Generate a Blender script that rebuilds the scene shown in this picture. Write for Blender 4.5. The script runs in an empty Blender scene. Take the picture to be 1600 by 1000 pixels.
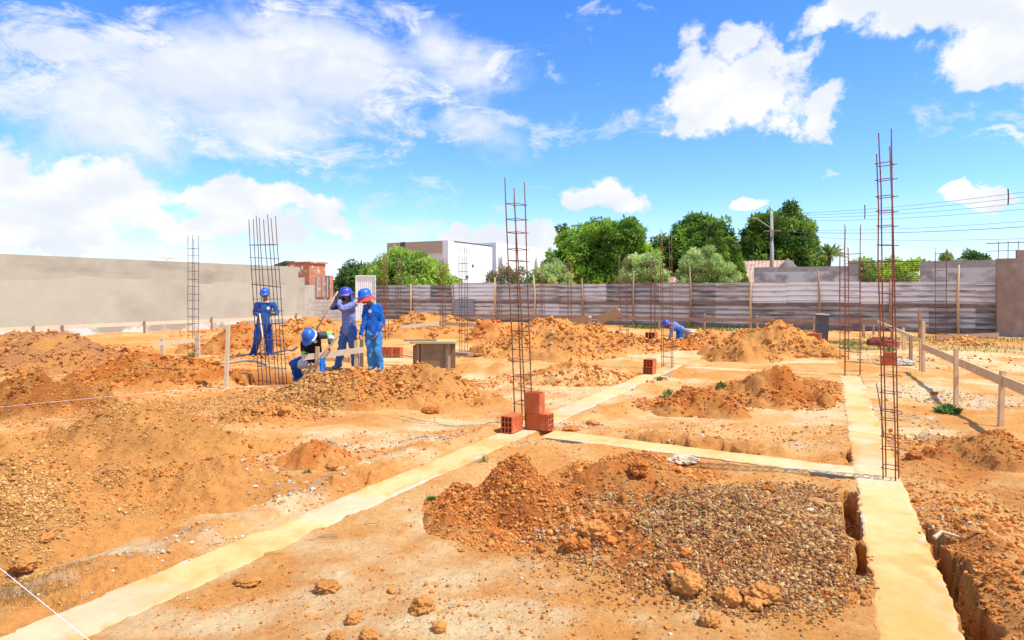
import bpy, math, random
import numpy as np
from mathutils import Vector, Matrix, noise as mnoise

random.seed(7)
RNG = np.random.default_rng(11)
S = bpy.context.scene
COL = S.collection
R = math.radians

# ------------------------------------------------------------------ camera
F = 1017.0          # focal length in pixels of the 1600 px wide photograph
HY = 456.0          # horizon row
CH = 1.6            # camera height
cam_d = bpy.data.cameras.new("camera")
cam = bpy.data.objects.new("camera", cam_d)
COL.objects.link(cam)
cam.location = (0, 0, CH)
cam.rotation_euler = (R(90), 0, 0)
cam_d.sensor_width = 36
cam_d.lens = F / 1600 * 36
cam_d.shift_y = -(500 - HY) / 1600
cam_d.clip_start = 0.05
cam_d.clip_end = 3000
S.camera = cam

# ------------------------------------------------------------------ sun, sky, exposure
SUN_EL, SUN_AZ = 60.0, 112.0      # azimuth clockwise from +Y (the view direction): from the right, slightly behind
sd = Vector((math.sin(R(SUN_AZ)) * math.cos(R(SUN_EL)), math.cos(R(SUN_AZ)) * math.cos(R(SUN_EL)), math.sin(R(SUN_EL))))
sun_d = bpy.data.lights.new("sun", 'SUN')
sun_d.energy = 3.9
sun_d.angle = R(0.5)
sun_d.color = (1.0, 0.955, 0.88)
sun = bpy.data.objects.new("sun", sun_d)
COL.objects.link(sun)
sun.rotation_euler = (-sd).to_track_quat('-Z', 'Y').to_euler()
S.view_settings.view_transform = 'Standard'
S.view_settings.look = 'None'
S.view_settings.exposure = 0.47
S.view_settings.gamma = 1

W = bpy.data.worlds.new("World")
S.world = W
W.use_nodes = True
wt = W.node_tree
for n in list(wt.nodes):
    wt.nodes.remove(n)


def wn(t, **k):
    n = wt.nodes.new(t)
    for a, b in k.items():
        setattr(n, a, b)
    return n


def wl(a, b):
    wt.links.new(a, b)


def wmath(op, a, b=None, c=None, clamp=False):
    n = wn('ShaderNodeMath', operation=op, use_clamp=clamp)
    for i, v in enumerate((a, b, c)):
        if v is None:
            continue
        if hasattr(v, 'is_linked'):
            wl(v, n.inputs[i])
        else:
            n.inputs[i].default_value = v
    return n.outputs[0]


def wmr(v, a, b, c, d, interp='SMOOTHSTEP'):
    n = wn('ShaderNodeMapRange', interpolation_type=interp)
    wl(v, n.inputs[0])
    for i, q in enumerate((a, b, c, d)):
        n.inputs[i + 1].default_value = q
    return n.outputs[0]


def wmix(f, a, b, mode='MIX'):
    n = wn('ShaderNodeMix', data_type='RGBA', blend_type=mode)
    if hasattr(f, 'is_linked'):
        wl(f, n.inputs[0])
    else:
        n.inputs[0].default_value = f
    for i, v in ((6, a), (7, b)):
        if hasattr(v, 'is_linked'):
            wl(v, n.inputs[i])
        else:
            n.inputs[i].default_value = v
    return n.outputs[2]


SKY_K = 0.14
sky = wn('ShaderNodeTexSky', sky_type='NISHITA')
sky.sun_disc = False
sky.sun_elevation = R(SUN_EL)
sky.sun_rotation = R(SUN_AZ)
sky.air_density = 1.0
sky.dust_density = 0.3
sky.ozone_density = 2.5
hs = wn('ShaderNodeHueSaturation')
hs.inputs['Saturation'].default_value = 1.14
hs.inputs['Value'].default_value = 1.35
wl(sky.outputs[0], hs.inputs['Color'])
skycol = hs.outputs[0]
tc = wn('ShaderNodeTexCoord')
sx = wn('ShaderNodeSeparateXYZ')
wl(tc.outputs['Generated'], sx.inputs[0])
AZ = wmath('ARCTAN2', sx.outputs[0], sx.outputs[1])
EL = wmath('ARCSINE', sx.outputs[2])
cx = wn('ShaderNodeCombineXYZ')
wl(AZ, cx.inputs[0])
wl(EL, cx.inputs[1])
AE = cx.outputs[0]


def warp(src, scale, amp, detail=4, rough=.6, off=0.0):
    m = wn('ShaderNodeMapping'); m.inputs['Location'].default_value = (off, off * .7, 0)
    wl(src, m.inputs['Vector'])
    n = wn('ShaderNodeTexNoise'); n.inputs['Scale'].default_value = scale; n.inputs['Detail'].default_value = detail
    n.inputs['Roughness'].default_value = rough
    wl(m.outputs[0], n.inputs['Vector'])
    sb = wn('ShaderNodeVectorMath', operation='SUBTRACT'); wl(n.outputs['Color'], sb.inputs[0]); sb.inputs[1].default_value = (.5, .5, .5)
    sc = wn('ShaderNodeVectorMath', operation='MULTIPLY'); wl(sb.outputs[0], sc.inputs[0]); sc.inputs[1].default_value = (amp, amp * .8, 0)
    ad = wn('ShaderNodeVectorMath', operation='ADD'); wl(src, ad.inputs[0]); wl(sc.outputs[0], ad.inputs[1])
    return ad.outputs[0]


AEW = warp(AE, 7.0, 0.20, 7, .62, 3.3)


def azel(x, y):
    return math.atan((x - 800) / F), math.atan((HY - y) / math.hypot(F, x - 800))


def ellipse(x, y, rx, ry, rot=0, lo=1.45, hi=0.0):
    """a soft ellipse in azimuth / elevation; x y rx ry read off the photograph"""
    a, e = azel(x, y)
    k = 1 / (F * (1 + ((x - 800) / F) ** 2))
    m = wn('ShaderNodeMapping', vector_type='TEXTURE')
    m.inputs['Location'].default_value = (a, e, 0)
    m.inputs['Rotation'].default_value = (0, 0, R(rot))
    m.inputs['Scale'].default_value = (rx * k, ry * k * 1.1, 1)
    wl(AEW, m.inputs['Vector'])
    ln = wn('ShaderNodeVectorMath', operation='LENGTH')
    wl(m.outputs[0], ln.inputs[0])
    return wmr(ln.outputs['Value'], lo, hi, 0, 1)


def blobs(lst):
    out = None
    for e in lst:
        v = ellipse(*e)
        out = v if out is None else wmath('MAXIMUM', out, v)
    return out


def wnoise(scale, detail, rough, sxy=(1, 1), off=(0, 0), dist=0.0):
    m = wn('ShaderNodeMapping')
    m.inputs['Location'].default_value = (off[0], off[1], 0)
    m.inputs['Scale'].default_value = (sxy[0], sxy[1], 1)
    wl(AE, m.inputs['Vector'])
    n = wn('ShaderNodeTexNoise')
    n.inputs['Scale'].default_value = scale
    n.inputs['Detail'].default_value = detail
    n.inputs['Roughness'].default_value = rough
    n.inputs['Distortion'].default_value = dist
    wl(m.outputs[0], n.inputs['Vector'])
    return n.outputs['Fac']


nz_puff = wnoise(9, 10, 0.62, (1, 1.25), (3, 1), 0.2)
nz_wisp = wnoise(8, 10, 0.70, (1, 2.3), (7, 4), 0.6)
nz_big = wnoise(3.2, 6, 0.55, (1, 1.9), (1.3, 8), 0.3)
# crisp cumulus
puffs = blobs([
    (1175, 125, 165, 72), (1235, 95, 85, 60), (1270, 175, 60, 36), (1090, 165, 70, 50), (1105, 130, 70, 75), 
    (1175, 60, 60, 40),
    (1500, 20, 290, 62, -6), (1540, 85, 150, 78), (1600, 110, 120, 90), (1330, 25, 130, 42), (1700, 60, 200, 120),
    (940, 312, 82, 42), (975, 325, 70, 30), (905, 322, 45, 24),
    (100, 300, 260, 80, 10), (10, 285, 180, 80), (320, 350, 330, 50), (60, 350, 280, 60), (450, 310, 120, 40), (190, 322, 100, 50), (80, 375, 340, 44), (420, 375, 150, 24),
    (515, 345, 75, 38), (800, 385, 110, 42), (740, 372, 70, 28), (1165, 318, 50, 22), (1515, 323, 55, 22),
    (370, 300, 150, 46), (280, 280, 60, 24), (330, 355, 150, 26),
])
dens_p = wmr(wmath('ADD', puffs, wmath('MULTIPLY', wmath('SUBTRACT', nz_puff, 0.5), 2.0)), 0.38, 0.74, 0, 1)
# the wide broken bank on the left
bank = blobs([
    (300, 110, 480, 130, 8), (130, 150, 330, 120), (560, 150, 250, 110, -12), (690, 120, 110, 100, -50),
    (690, 205, 110, 46), (60, 60, 260, 100), (420, 190, 300, 60), (200, 190, 280, 60), (480, 50, 240, 60, -10),
])
dens_b = wmr(wmath('ADD', bank, wmath('MULTIPLY', wmath('SUBTRACT', nz_big, 0.53), 3.2)), 0.35, 1.25, 0, 0.9)
dens_b2 = wmr(wmath('ADD', bank, wmath('MULTIPLY', wmath('SUBTRACT', nz_wisp, 0.5), 3.6)), 0.40, 1.25, 0, 0.85)
# thin streaks
wisps = blobs([
    (990, 192, 190, 26, 6), (880, 215, 90, 28, 20), (640, 300, 170, 26), (620, 350, 260, 30, -4), (790, 198, 60, 14),
    (1500, 192, 100, 34, -6), (1560, 228, 90, 12), (560, 255, 120, 26), (320, 400, 420, 40), (700, 325, 170, 20),
    (1420, 385, 320, 26), (1280, 262, 40, 8), (560, 15, 200, 40, -8), (930, 25, 90, 14), (850, 120, 40, 16),
])
dens_w = wmr(wmath('ADD', wisps, wmath('MULTIPLY', wmath('SUBTRACT', nz_wisp, 0.5), 3.8)), 0.50, 1.5, 0, 0.72)
# high thin veil near the horizon
hazeb = wmr(EL, 0.0, 0.16, 0.45, 0.0, 'SMOOTHSTEP')
veil = wmath('MULTIPLY', hazeb, wmr(nz_wisp, 0.3, 0.7, 0.35, 1.0))

# unseen cloud overhead, to the sides and behind, added to whiten the ambient light
out_e = wmr(EL, 0.46, 0.62, 0, 1)
out_a = wmr(wmath('ABSOLUTE', AZ), 0.80, 1.05, 0, 1)
ncl = wn('ShaderNodeTexNoise'); ncl.inputs['Scale'].default_value = 2.2; ncl.inputs['Detail'].default_value = 8
wl(tc.outputs['Generated'], ncl.inputs['Vector'])
dens_o = wmath('MULTIPLY', wmath('MAXIMUM', out_e, out_a), wmr(ncl.outputs['Fac'], 0.40, 0.62, 0.0, 0.62))
D = wmath('MAXIMUM', dens_o, wmath('MAXIMUM', dens_p, dens_b))
D = wmath('MAXIMUM', D, wmath('MAXIMUM', wmath('MAXIMUM', dens_w, dens_b2), veil))
K = 0.73 / SKY_K
shade_n = wnoise(7, 6, 0.55, (1, 1.6), (3.0, 1.06), 0.2)
ccol = wmix(wmr(shade_n, 0.40, 0.62, 0, 1), (0.84 * K, 0.89 * K, 0.98 * K, 1), (1.04 * K, 1.04 * K, 1.04 * K, 1))
# the deeper blue overhead belongs to the sky itself
tint = wmix(wmr(EL, 0.02, 0.5, 0, 1, 'LINEAR'), (0.66, 0.78, 0.98, 1), (0.36, 0.62, 0.98, 1))
skyt = wmix(1.0, skycol, tint, 'MULTIPLY')
fin = wmix(D, skyt, ccol)
bg = wn('ShaderNodeBackground')
bg.inputs['Strength'].default_value = SKY_K
wl(fin, bg.inputs['Color'])
wo = wn('ShaderNodeOutputWorld')
wl(bg.outputs[0], wo.inputs['Surface'])
W.cycles.sampling_method = 'MANUAL'
W.cycles.sample_map_resolution = 1024

# ------------------------------------------------------------------ placing helpers
U = np.array([0.883, -0.469])      # along the fence, to the right and nearer
V_ = np.array([0.469, 0.883])      # along the long walls, away


def at(px, py, z=0.0):
    """the point of height z seen at pixel px, py"""
    Y = F * (CH - z) / (py - HY)
    return np.array([(px - 800) / F * Y, Y, z])


def atY(px, py, Y):
    return np.array([(px - 800) / F * Y, Y, CH - (py - HY) / F * Y])


# ------------------------------------------------------------------ noise
def _h(ix, iy, s):
    n = (ix.astype(np.int64) * 374761393 + iy.astype(np.int64) * 668265263 + s * 1442695041) & 0x7fffffff
    n = ((n ^ (n >> 13)) * 1274126177) & 0x7fffffff
    n = (n ^ (n >> 16)) & 0xffff
    return n / 65535.0


def vn(x, y, s=0):
    xi = np.floor(x); yi = np.floor(y)
    fx = x - xi; fy = y - yi
    fx = fx * fx * fx * (fx * (fx * 6 - 15) + 10); fy = fy * fy * fy * (fy * (fy * 6 - 15) + 10)
    a = _h(xi, yi, s); b = _h(xi + 1, yi, s); c = _h(xi, yi + 1, s); d = _h(xi + 1, yi + 1, s)
    return (a + (b - a) * fx) * (1 - fy) + (c + (d - c) * fx) * fy - 0.5


def fbm(x, y, scale, octs=4, s=0, gain=0.5):
    """noise in -0.5..0.5; scale = metres per lump"""
    t = 0; a = 1.0; f = 1.0 / scale
    c, sn = math.cos(0.6), math.sin(0.6)
    X, Y = x, y
    for i in range(octs):
        t = t + a * vn(X * f + 17.3 * i, Y * f - 9.1 * i, s + i)
        X, Y = X * c - Y * sn, X * sn + Y * c
        f *= 2.03; a *= gain
    return t


def sst(a, b, x):
    t = np.clip((x - a) / (b - a), 0, 1)
    return t * t * (3 - 2 * t)


# ------------------------------------------------------------------ materials
MATS = {}


def mat(name, col=(0.5, 0.5, 0.5), rough=0.8, attr=False, var=0.15, scale=20, bump=0.0, bscale=60, metal=0,
        spec=0.3, trans=0.0, stain=None, stretch=(1, 1, 1), bdist=0.01, detail=6):
    if name in MATS:
        return MATS[name]
    m = bpy.data.materials.new(name)
    m.use_nodes = True
    t = m.node_tree
    b = t.nodes['Principled BSDF']
    b.inputs['Roughness'].default_value = rough
    b.inputs['Metallic'].default_value = metal
    b.inputs['Specular IOR Level'].default_value = spec
    co = t.nodes.new('ShaderNodeTexCoord')
    mp = t.nodes.new('ShaderNodeMapping')
    mp.inputs['Scale'].default_value = stretch
    t.links.new(co.outputs['Object'], mp.inputs[0])
    n = t.nodes.new('ShaderNodeTexNoise')
    n.inputs['Scale'].default_value = scale
    n.inputs['Detail'].default_value = detail
    n.inputs['Roughness'].default_value = 0.65
    t.links.new(mp.outputs[0], n.inputs['Vector'])
    mr = t.nodes.new('ShaderNodeMapRange')
    mr.inputs[1].default_value = 0.25; mr.inputs[2].default_value = 0.75
    mr.inputs[3].default_value = 1 - var; mr.inputs[4].default_value = 1 + var
    t.links.new(n.outputs['Fac'], mr.inputs[0])
    if attr:
        a = t.nodes.new('ShaderNodeAttribute')
        a.attribute_name = 'Col'
        src = a.outputs['Color']
    else:
        a = t.nodes.new('ShaderNodeRGB')
        a.outputs[0].default_value = (*col, 1)
        src = a.outputs[0]
    if stain:
        sc, sscale, lo, hi, sstr = stain
        n3 = t.nodes.new('ShaderNodeTexNoise')
        n3.inputs['Scale'].default_value = sscale
        n3.inputs['Detail'].default_value = 7
        mp3 = t.nodes.new('ShaderNodeMapping')
        mp3.inputs['Scale'].default_value = sstr
        t.links.new(co.outputs['Object'], mp3.inputs[0])
        t.links.new(mp3.outputs[0], n3.inputs['Vector'])
        r3 = t.nodes.new('ShaderNodeMapRange')
        r3.inputs[1].default_value = lo; r3.inputs[2].default_value = hi
        t.links.new(n3.outputs['Fac'], r3.inputs[0])
        mx = t.nodes.new('ShaderNodeMix'); mx.data_type = 'RGBA'
        t.links.new(r3.outputs[0], mx.inputs[0])
        t.links.new(src, mx.inputs[6])
        mx.inputs[7].default_value = (*sc, 1)
        src = mx.outputs[2]
    mu = t.nodes.new('ShaderNodeVectorMath'); mu.operation = 'SCALE'
    t.links.new(src, mu.inputs[0])
    t.links.new(mr.outputs[0], mu.inputs['Scale'])
    t.links.new(mu.outputs[0], b.inputs['Base Color'])
    if bump:
        n2 = t.nodes.new('ShaderNodeTexNoise')
        n2.inputs['Scale'].default_value = bscale
        n2.inputs['Detail'].default_value = 8
        n2.inputs['Roughness'].default_value = 0.7
        t.links.new(mp.outputs[0], n2.inputs['Vector'])
        bp = t.nodes.new('ShaderNodeBump')
        bp.inputs['Strength'].default_value = bump
        bp.inputs['Distance'].default_value = bdist
        t.links.new(n2.outputs['Fac'], bp.inputs['Height'])
        t.links.new(bp.outputs[0], b.inputs['Normal'])
    if trans:
        tr = t.nodes.new('ShaderNodeBsdfTranslucent')
        t.links.new(mu.outputs[0], tr.inputs['Color'])
        ms = t.nodes.new('ShaderNodeMixShader')
        ms.inputs[0].default_value = trans
        t.links.new(b.outputs[0], ms.inputs[1])
        t.links.new(tr.outputs[0], ms.inputs[2])
        t.links.new(ms.outputs[0], t.nodes['Material Output'].inputs['Surface'])
    MATS[name] = m
    return m


# soil: vertex colour patches broken up by procedural grain in world space
def soil_mat():
    m = bpy.data.materials.new('soil')
    m.use_nodes = True
    t = m.node_tree
    b = t.nodes['Principled BSDF']
    b.inputs['Roughness'].default_value = 0.95
    b.inputs['Specular IOR Level'].default_value = 0.03
    g = t.nodes.new('ShaderNodeNewGeometry')

    def noise(sc, det, ro=0.6):
        n = t.nodes.new('ShaderNodeTexNoise')
        n.inputs['Scale'].default_value = sc; n.inputs['Detail'].default_value = det
        n.inputs['Roughness'].default_value = ro
        t.links.new(g.outputs['Position'], n.inputs['Vector'])
        return n.outputs['Fac']

    def mr(v, a_, b_, c, d):
        n = t.nodes.new('ShaderNodeMapRange')
        t.links.new(v, n.inputs[0])
        for i, q in enumerate((a_, b_, c, d)):
            n.inputs[i + 1].default_value = q
        return n.outputs[0]
    a = t.nodes.new('ShaderNodeAttribute'); a.attribute_name = 'Col'
    n1 = mr(noise(22, 9, 0.72), 0.3, 0.7, 0.80, 1.18)
    n2 = mr(noise(160, 5, 0.8), 0.3, 0.75, 0.84, 1.14)
    mu = t.nodes.new('ShaderNodeMath'); mu.operation = 'MULTIPLY'
    t.links.new(n1, mu.inputs[0]); t.links.new(n2, mu.inputs[1])
    sc = t.nodes.new('ShaderNodeVectorMath'); sc.operation = 'SCALE'
    t.links.new(a.outputs['Color'], sc.inputs[0]); t.links.new(mu.outputs[0], sc.inputs['Scale'])
    # pale and dark grains
    vo = t.nodes.new('ShaderNodeTexVoronoi'); vo.inputs['Scale'].default_value = 55
    t.links.new(g.outputs['Position'], vo.inputs['Vector'])
    sp = t.nodes.new('ShaderNodeSeparateColor'); t.links.new(vo.outputs['Color'], sp.inputs[0])
    dot = t.nodes.new('ShaderNodeMath'); dot.operation = 'LESS_THAN'
    t.links.new(vo.outputs['Distance'], dot.inputs[0]); dot.inputs[1].default_value = 0.28
    few = t.nodes.new('ShaderNodeMath'); few.operation = 'GREATER_THAN'
    t.links.new(sp.outputs[0], few.inputs[0]); few.inputs[1].default_value = 0.86
    an = t.nodes.new('ShaderNodeMath'); an.operation = 'MULTIPLY'
    t.links.new(dot.outputs[0], an.inputs[0]); t.links.new(few.outputs[0], an.inputs[1])
    an2 = t.nodes.new('ShaderNodeMath'); an2.operation = 'MULTIPLY'; an2.inputs[1].default_value = 0.55
    t.links.new(an.outputs[0], an2.inputs[0])
    cr = t.nodes.new('ShaderNodeValToRGB')
    cr.color_ramp.elements[0].color = (0.16, 0.06, 0.025, 1); cr.color_ramp.elements[1].color = (0.62, 0.52, 0.42, 1)
    cr.color_ramp.elements[0].position = 0.6; cr.color_ramp.elements[1].position = 0.75
    t.links.new(sp.outputs[1], cr.inputs[0])
    mx = t.nodes.new('ShaderNodeMix'); mx.data_type = 'RGBA'
    t.links.new(an2.outputs[0], mx.inputs[0]); t.links.new(sc.outputs[0], mx.inputs[6]); t.links.new(cr.outputs[0], mx.inputs[7])
    t.links.new(mx.outputs[2], b.inputs['Base Color'])
    bp = t.nodes.new('ShaderNodeBump'); bp.inputs['Distance'].default_value = 0.07; bp.inputs['Strength'].default_value = 0.7
    t.links.new(noise(14, 12, 0.74), bp.inputs['Height'])
    bp2 = t.nodes.new('ShaderNodeBump'); bp2.inputs['Distance'].default_value = 0.006; bp2.inputs['Strength'].default_value = 0.7
    t.links.new(noise(140, 6, 0.8), bp2.inputs['Height'])
    t.links.new(bp.outputs[0], bp2.inputs['Normal'])
    t.links.new(bp2.outputs[0], b.inputs['Normal'])
    return m


SOIL = soil_mat()

# ------------------------------------------------------------------ object helpers
ORG = {}


def tag(o, label=None, cat=None, group=None, kind=None):
    if label: o['label'] = label
    if cat: o['category'] = cat
    if group: o['group'] = group
    if kind: o['kind'] = kind
    return o


def thing(name, label, cat, loc, group=None):
    o = bpy.data.objects.new(name, None)
    COL.objects.link(o)
    o.location = loc
    o.empty_display_size = 0.2
    ORG[o.name] = np.array(loc, float)
    return tag(o, label, cat, group)


def mk(name, V, Fc, m, parent=None, org=None, smooth=False, colors=None):
    V = np.asarray(V, np.float64).reshape(-1, 3)
    if parent is not None:
        o0 = ORG[parent.name]
    elif org is not None:
        o0 = np.array(org, float)
    else:
        o0 = np.zeros(3)
    me = bpy.data.meshes.new(name)
    if isinstance(Fc, np.ndarray) and Fc.ndim == 2:
        nf, k = Fc.shape
        me.vertices.add(len(V)); me.vertices.foreach_set('co', (V - o0).astype(np.float32).ravel())
        me.loops.add(nf * k); me.loops.foreach_set('vertex_index', Fc.astype(np.int32).ravel())
        me.polygons.add(nf); me.polygons.foreach_set('loop_start', np.arange(0, nf * k, k, dtype=np.int32))
        me.polygons.foreach_set('loop_total', np.full(nf, k, np.int32))
        me.update(calc_edges=True)
        me.validate()
    else:
        me.from_pydata([tuple(v) for v in (V - o0)], [], [tuple(f) for f in Fc])
    if colors is not None:
        a = me.color_attributes.new('Col', 'FLOAT_COLOR', 'POINT')
        c = np.ones((len(V), 4), np.float32); c[:, :3] = colors
        a.data.foreach_set('color', c.ravel())
    me.polygons.foreach_set('use_smooth', np.full(len(me.polygons), smooth))
    me.materials.append(m)
    me.update()
    o = bpy.data.objects.new(name, me)
    COL.objects.link(o)
    if parent is not None:
        o.parent = parent
        ORG[o.name] = o0
    else:
        o.location = o0
        ORG[o.name] = o0
    return o


class MB:
    def __init__(s):
        s.v = []; s.f = []; s.c = []

    def add(s, v, f, c=None):
        b = len(s.v)
        s.v.extend([tuple(p) for p in v])
        s.f.extend([tuple(i + b for i in q) for q in f])
        if c is not None:
            s.c.extend([c] * len(v))
        return s

    def box(s, c, d, ax=(1, 0), tilt=None, col=None):
        """box centred at c, size d, its x axis along ax in plan"""
        a = np.array([ax[0], ax[1], 0.0]); a /= np.linalg.norm(a)
        bb = np.array([-a[1], a[0], 0]); z = np.array([0, 0, 1.0])
        M = np.stack([a, bb, z], 1)
        if tilt is not None:
            M = np.array(tilt) @ M
        vs = []
        for i in (-.5, .5):
            for j in (-.5, .5):
                for k in (-.5, .5):
                    vs.append(np.array(c, float) + M @ np.array([i * d[0], j * d[1], k * d[2]]))
        return s.add(vs, [(0, 1, 3, 2), (4, 6, 7, 5), (0, 4, 5, 1), (2, 3, 7, 6), (0, 2, 6, 4), (1, 5, 7, 3)], col)

    def bar(s, p, q, w, h, roll=0.0, col=None):
        """a plank from p to q of width w and height h"""
        p = np.array(p, float); q = np.array(q, float)
        a = q - p; L = np.linalg.norm(a); a /= L
        z = np.array([0, 0, 1.0]) if abs(a[2]) < 0.9 else np.array([0.0, 1, 0])
        b = np.cross(z, a); b /= np.linalg.norm(b); z = np.cross(a, b)
        if roll:
            b, z = b * math.cos(roll) + z * math.sin(roll), z * math.cos(roll) - b * math.sin(roll)
        vs = []
        for t in (p, q):
            for i, k in ((-.5, -.5), (.5, -.5), (.5, .5), (-.5, .5)):
                vs.append(t + b * i * w + z * k * h)
        return s.add(vs, [(3, 2, 1, 0), (4, 5, 6, 7), (0, 1, 5, 4), (1, 2, 6, 5), (2, 3, 7, 6), (3, 0, 4, 7)], col)

    def tube(s, pts, r, n=6, closed=False, col=None):
        pts = [np.array(p, float) for p in pts]
        rr = r if isinstance(r, (list, tuple)) else [r] * len(pts)
        vs = []; fs = []
        m = len(pts)
        for i, p in enumerate(pts):
            if closed:
                d = pts[(i + 1) % m] - pts[i - 1]
            else:
                d = pts[min(i + 1, m - 1)] - pts[max(i - 1, 0)]
            d = d / (np.linalg.norm(d) + 1e-9)
            up = np.array([0, 0, 1.0]) if abs(d[2]) < 0.95 else np.array([0, 1.0, 0])
            a = np.cross(up, d); a /= np.linalg.norm(a); b = np.cross(d, a)
            for k in range(n):
                t = 2 * math.pi * k / n
                vs.append(p + (a * math.cos(t) + b * math.sin(t)) * rr[i])
        for i in range(m if closed else m - 1):
            j = (i + 1) % m
            for k in range(n):
                fs.append((i * n + k, i * n + (k + 1) % n, j * n + (k + 1) % n, j * n + k))
        if not closed:
            fs.append(tuple(range(n))[::-1]); fs.append(tuple(range((m - 1) * n, m * n)))
        return s.add(vs, fs, col)

    def lathe(s, c, prof, n=20, M=None, col=None):
        """prof: list of (r, z)"""
        vs = []; fs = []
        for r, z in prof:
            for k in range(n):
                t = 2 * math.pi * k / n
                p = np.array([r * math.cos(t), r * math.sin(t), z])
                if M is not None: p = M @ p
                vs.append(np.array(c, float) + p)
        for i in range(len(prof) - 1):
            for k in range(n):
                fs.append((i * n + k, i * n + (k + 1) % n, (i + 1) * n + (k + 1) % n, (i + 1) * n + k))
        return s.add(vs, fs, col)

    def build(s, name, m, parent=None, org=None, smooth=False):
        return mk(name, s.v, s.f, m, parent, org, smooth, np.array(s.c) if s.c and len(s.c) == len(s.v) else None)


def rotm(ax, deg):
    return np.array(Matrix.Rotation(R(deg), 3, ax))


# ------------------------------------------------------------------ terrain
STRIP_W = 0.355
ST = {  # centre lines of the concrete strips
    'left': (np.array([-3.35, 0.75]), np.array([3.60, 14.35])),
    'right': (np.array([0.95, 1.05]), np.array([6.42, 12.35])),
    'cross': (np.array([0.42, 7.39]), np.array([3.10, 5.80])),
    'far': (np.array([3.75, 13.95]), np.array([6.1, 12.72])),
}


def seg_d(x, y, a, b):
    d = b - a; L = np.linalg.norm(d); d = d / L
    t = (x - a[0]) * d[0] + (y - a[1]) * d[1]
    n = (x - a[0]) * (-d[1]) + (y - a[1]) * d[0]       # > 0 to the left of a->b
    return t, n, L


def gnd(px, py):
    p = at(px, py); return p[:2]




def gap_s(key, side, pa_, pb_, hw, depth, off=0.0):
    """a gap running along one side of a strip between two points seen in the photograph"""
    a, b = ST[key]
    ta = seg_d(pa_[0], pa_[1], a, b)[0]; tb = seg_d(pb_[0], pb_[1], a, b)[0]
    d = (b - a) / np.linalg.norm(b - a); n = np.array([-d[1], d[0]]) * side * (STRIP_W / 2 + hw * .9 + off)
    return (a + d * ta + n, a + d * tb + n, hw, depth)


GAPS = [  # (a, b, half width, depth)
    gap_s('right', 1, gnd(1352, 772), gnd(1375, 885), 0.055, 0.20),
    gap_s('right', 1, gnd(1375, 885), gnd(1380, 912), 0.035, 0.12),
    gap_s('right', -1, gnd(1530, 985), gnd(1478, 862), 0.075, 0.24),
    gap_s('right', -1, gnd(1600, 1190), gnd(1530, 975), 0.10, 0.28),
    gap_s('right', -1, gnd(1478, 862), gnd(1455, 812), 0.04, 0.14),
    gap_s('right', 1, gnd(1334, 700), gnd(1337, 724), 0.035, 0.14),
    gap_s('cross', -1, gnd(1280, 735), gnd(1330, 745), 0.055, 0.18),
    gap_s('cross', -1, gnd(850, 688), gnd(905, 694), 0.05, 0.16),
    gap_s('cross', 1, gnd(960, 690), gnd(1262, 722), 0.03, 0.07),
    gap_s('left', 1, gnd(600, 790), gnd(700, 745), 0.03, 0.05),
    gap_s('left', 1, gnd(180, 930), gnd(330, 880), 0.03, 0.06),
    (gnd(1310, 570), gnd(1362, 568), 0.16, 0.18),
]
RIDGES = [  # (a, b, half width, height)
    (gnd(1345, 790), gnd(1362, 880), 0.14, 0.03),
    (gnd(1520, 860), gnd(1640, 980), 0.20, 0.05),
    (gnd(1430, 690), gnd(1500, 830), 0.22, 0.05),
    (gnd(905, 652), gnd(985, 628), 0.10, 0.05),
    (gnd(60, 945), gnd(560, 760), 0.22, 0.05),
    (gnd(560, 760), gnd(760, 682), 0.25, 0.045),
    (gnd(700, 570), gnd(960, 585), 0.5, 0.10),
    (gnd(1470, 690), gnd(1600, 720), 0.25, 0.09),
]
PITS = [  # (x, y, rx, ry, depth)
    (at(432, 590)[0] - 0.05, 12.35, 0.75, 1.25, 0.62),
    (at(985, 545)[0], at(985, 545)[1], 0.8, 0.9, 0.35),
    (at(1040, 535)[0], at(1040, 535)[1], 0.9, 1.0, 0.3),
    (at(1340, 568)[0], at(1340, 568)[1], 0.5, 0.45, 0.3),
    (at(730, 556)[0], at(730, 556)[1], 0.5, 0.5, 0.15),
]


def cut(x, y):
    h = np.zeros_like(x)
    for X, Y, rx, ry, d in PITS:
        r = np.sqrt(((x - X) / rx) ** 2 + ((y - Y) / ry) ** 2) + 0.25 * fbm(x, y, 0.4, 3, 71)
        h -= d * sst(1.0, 0.72, r)
    return h


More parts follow.
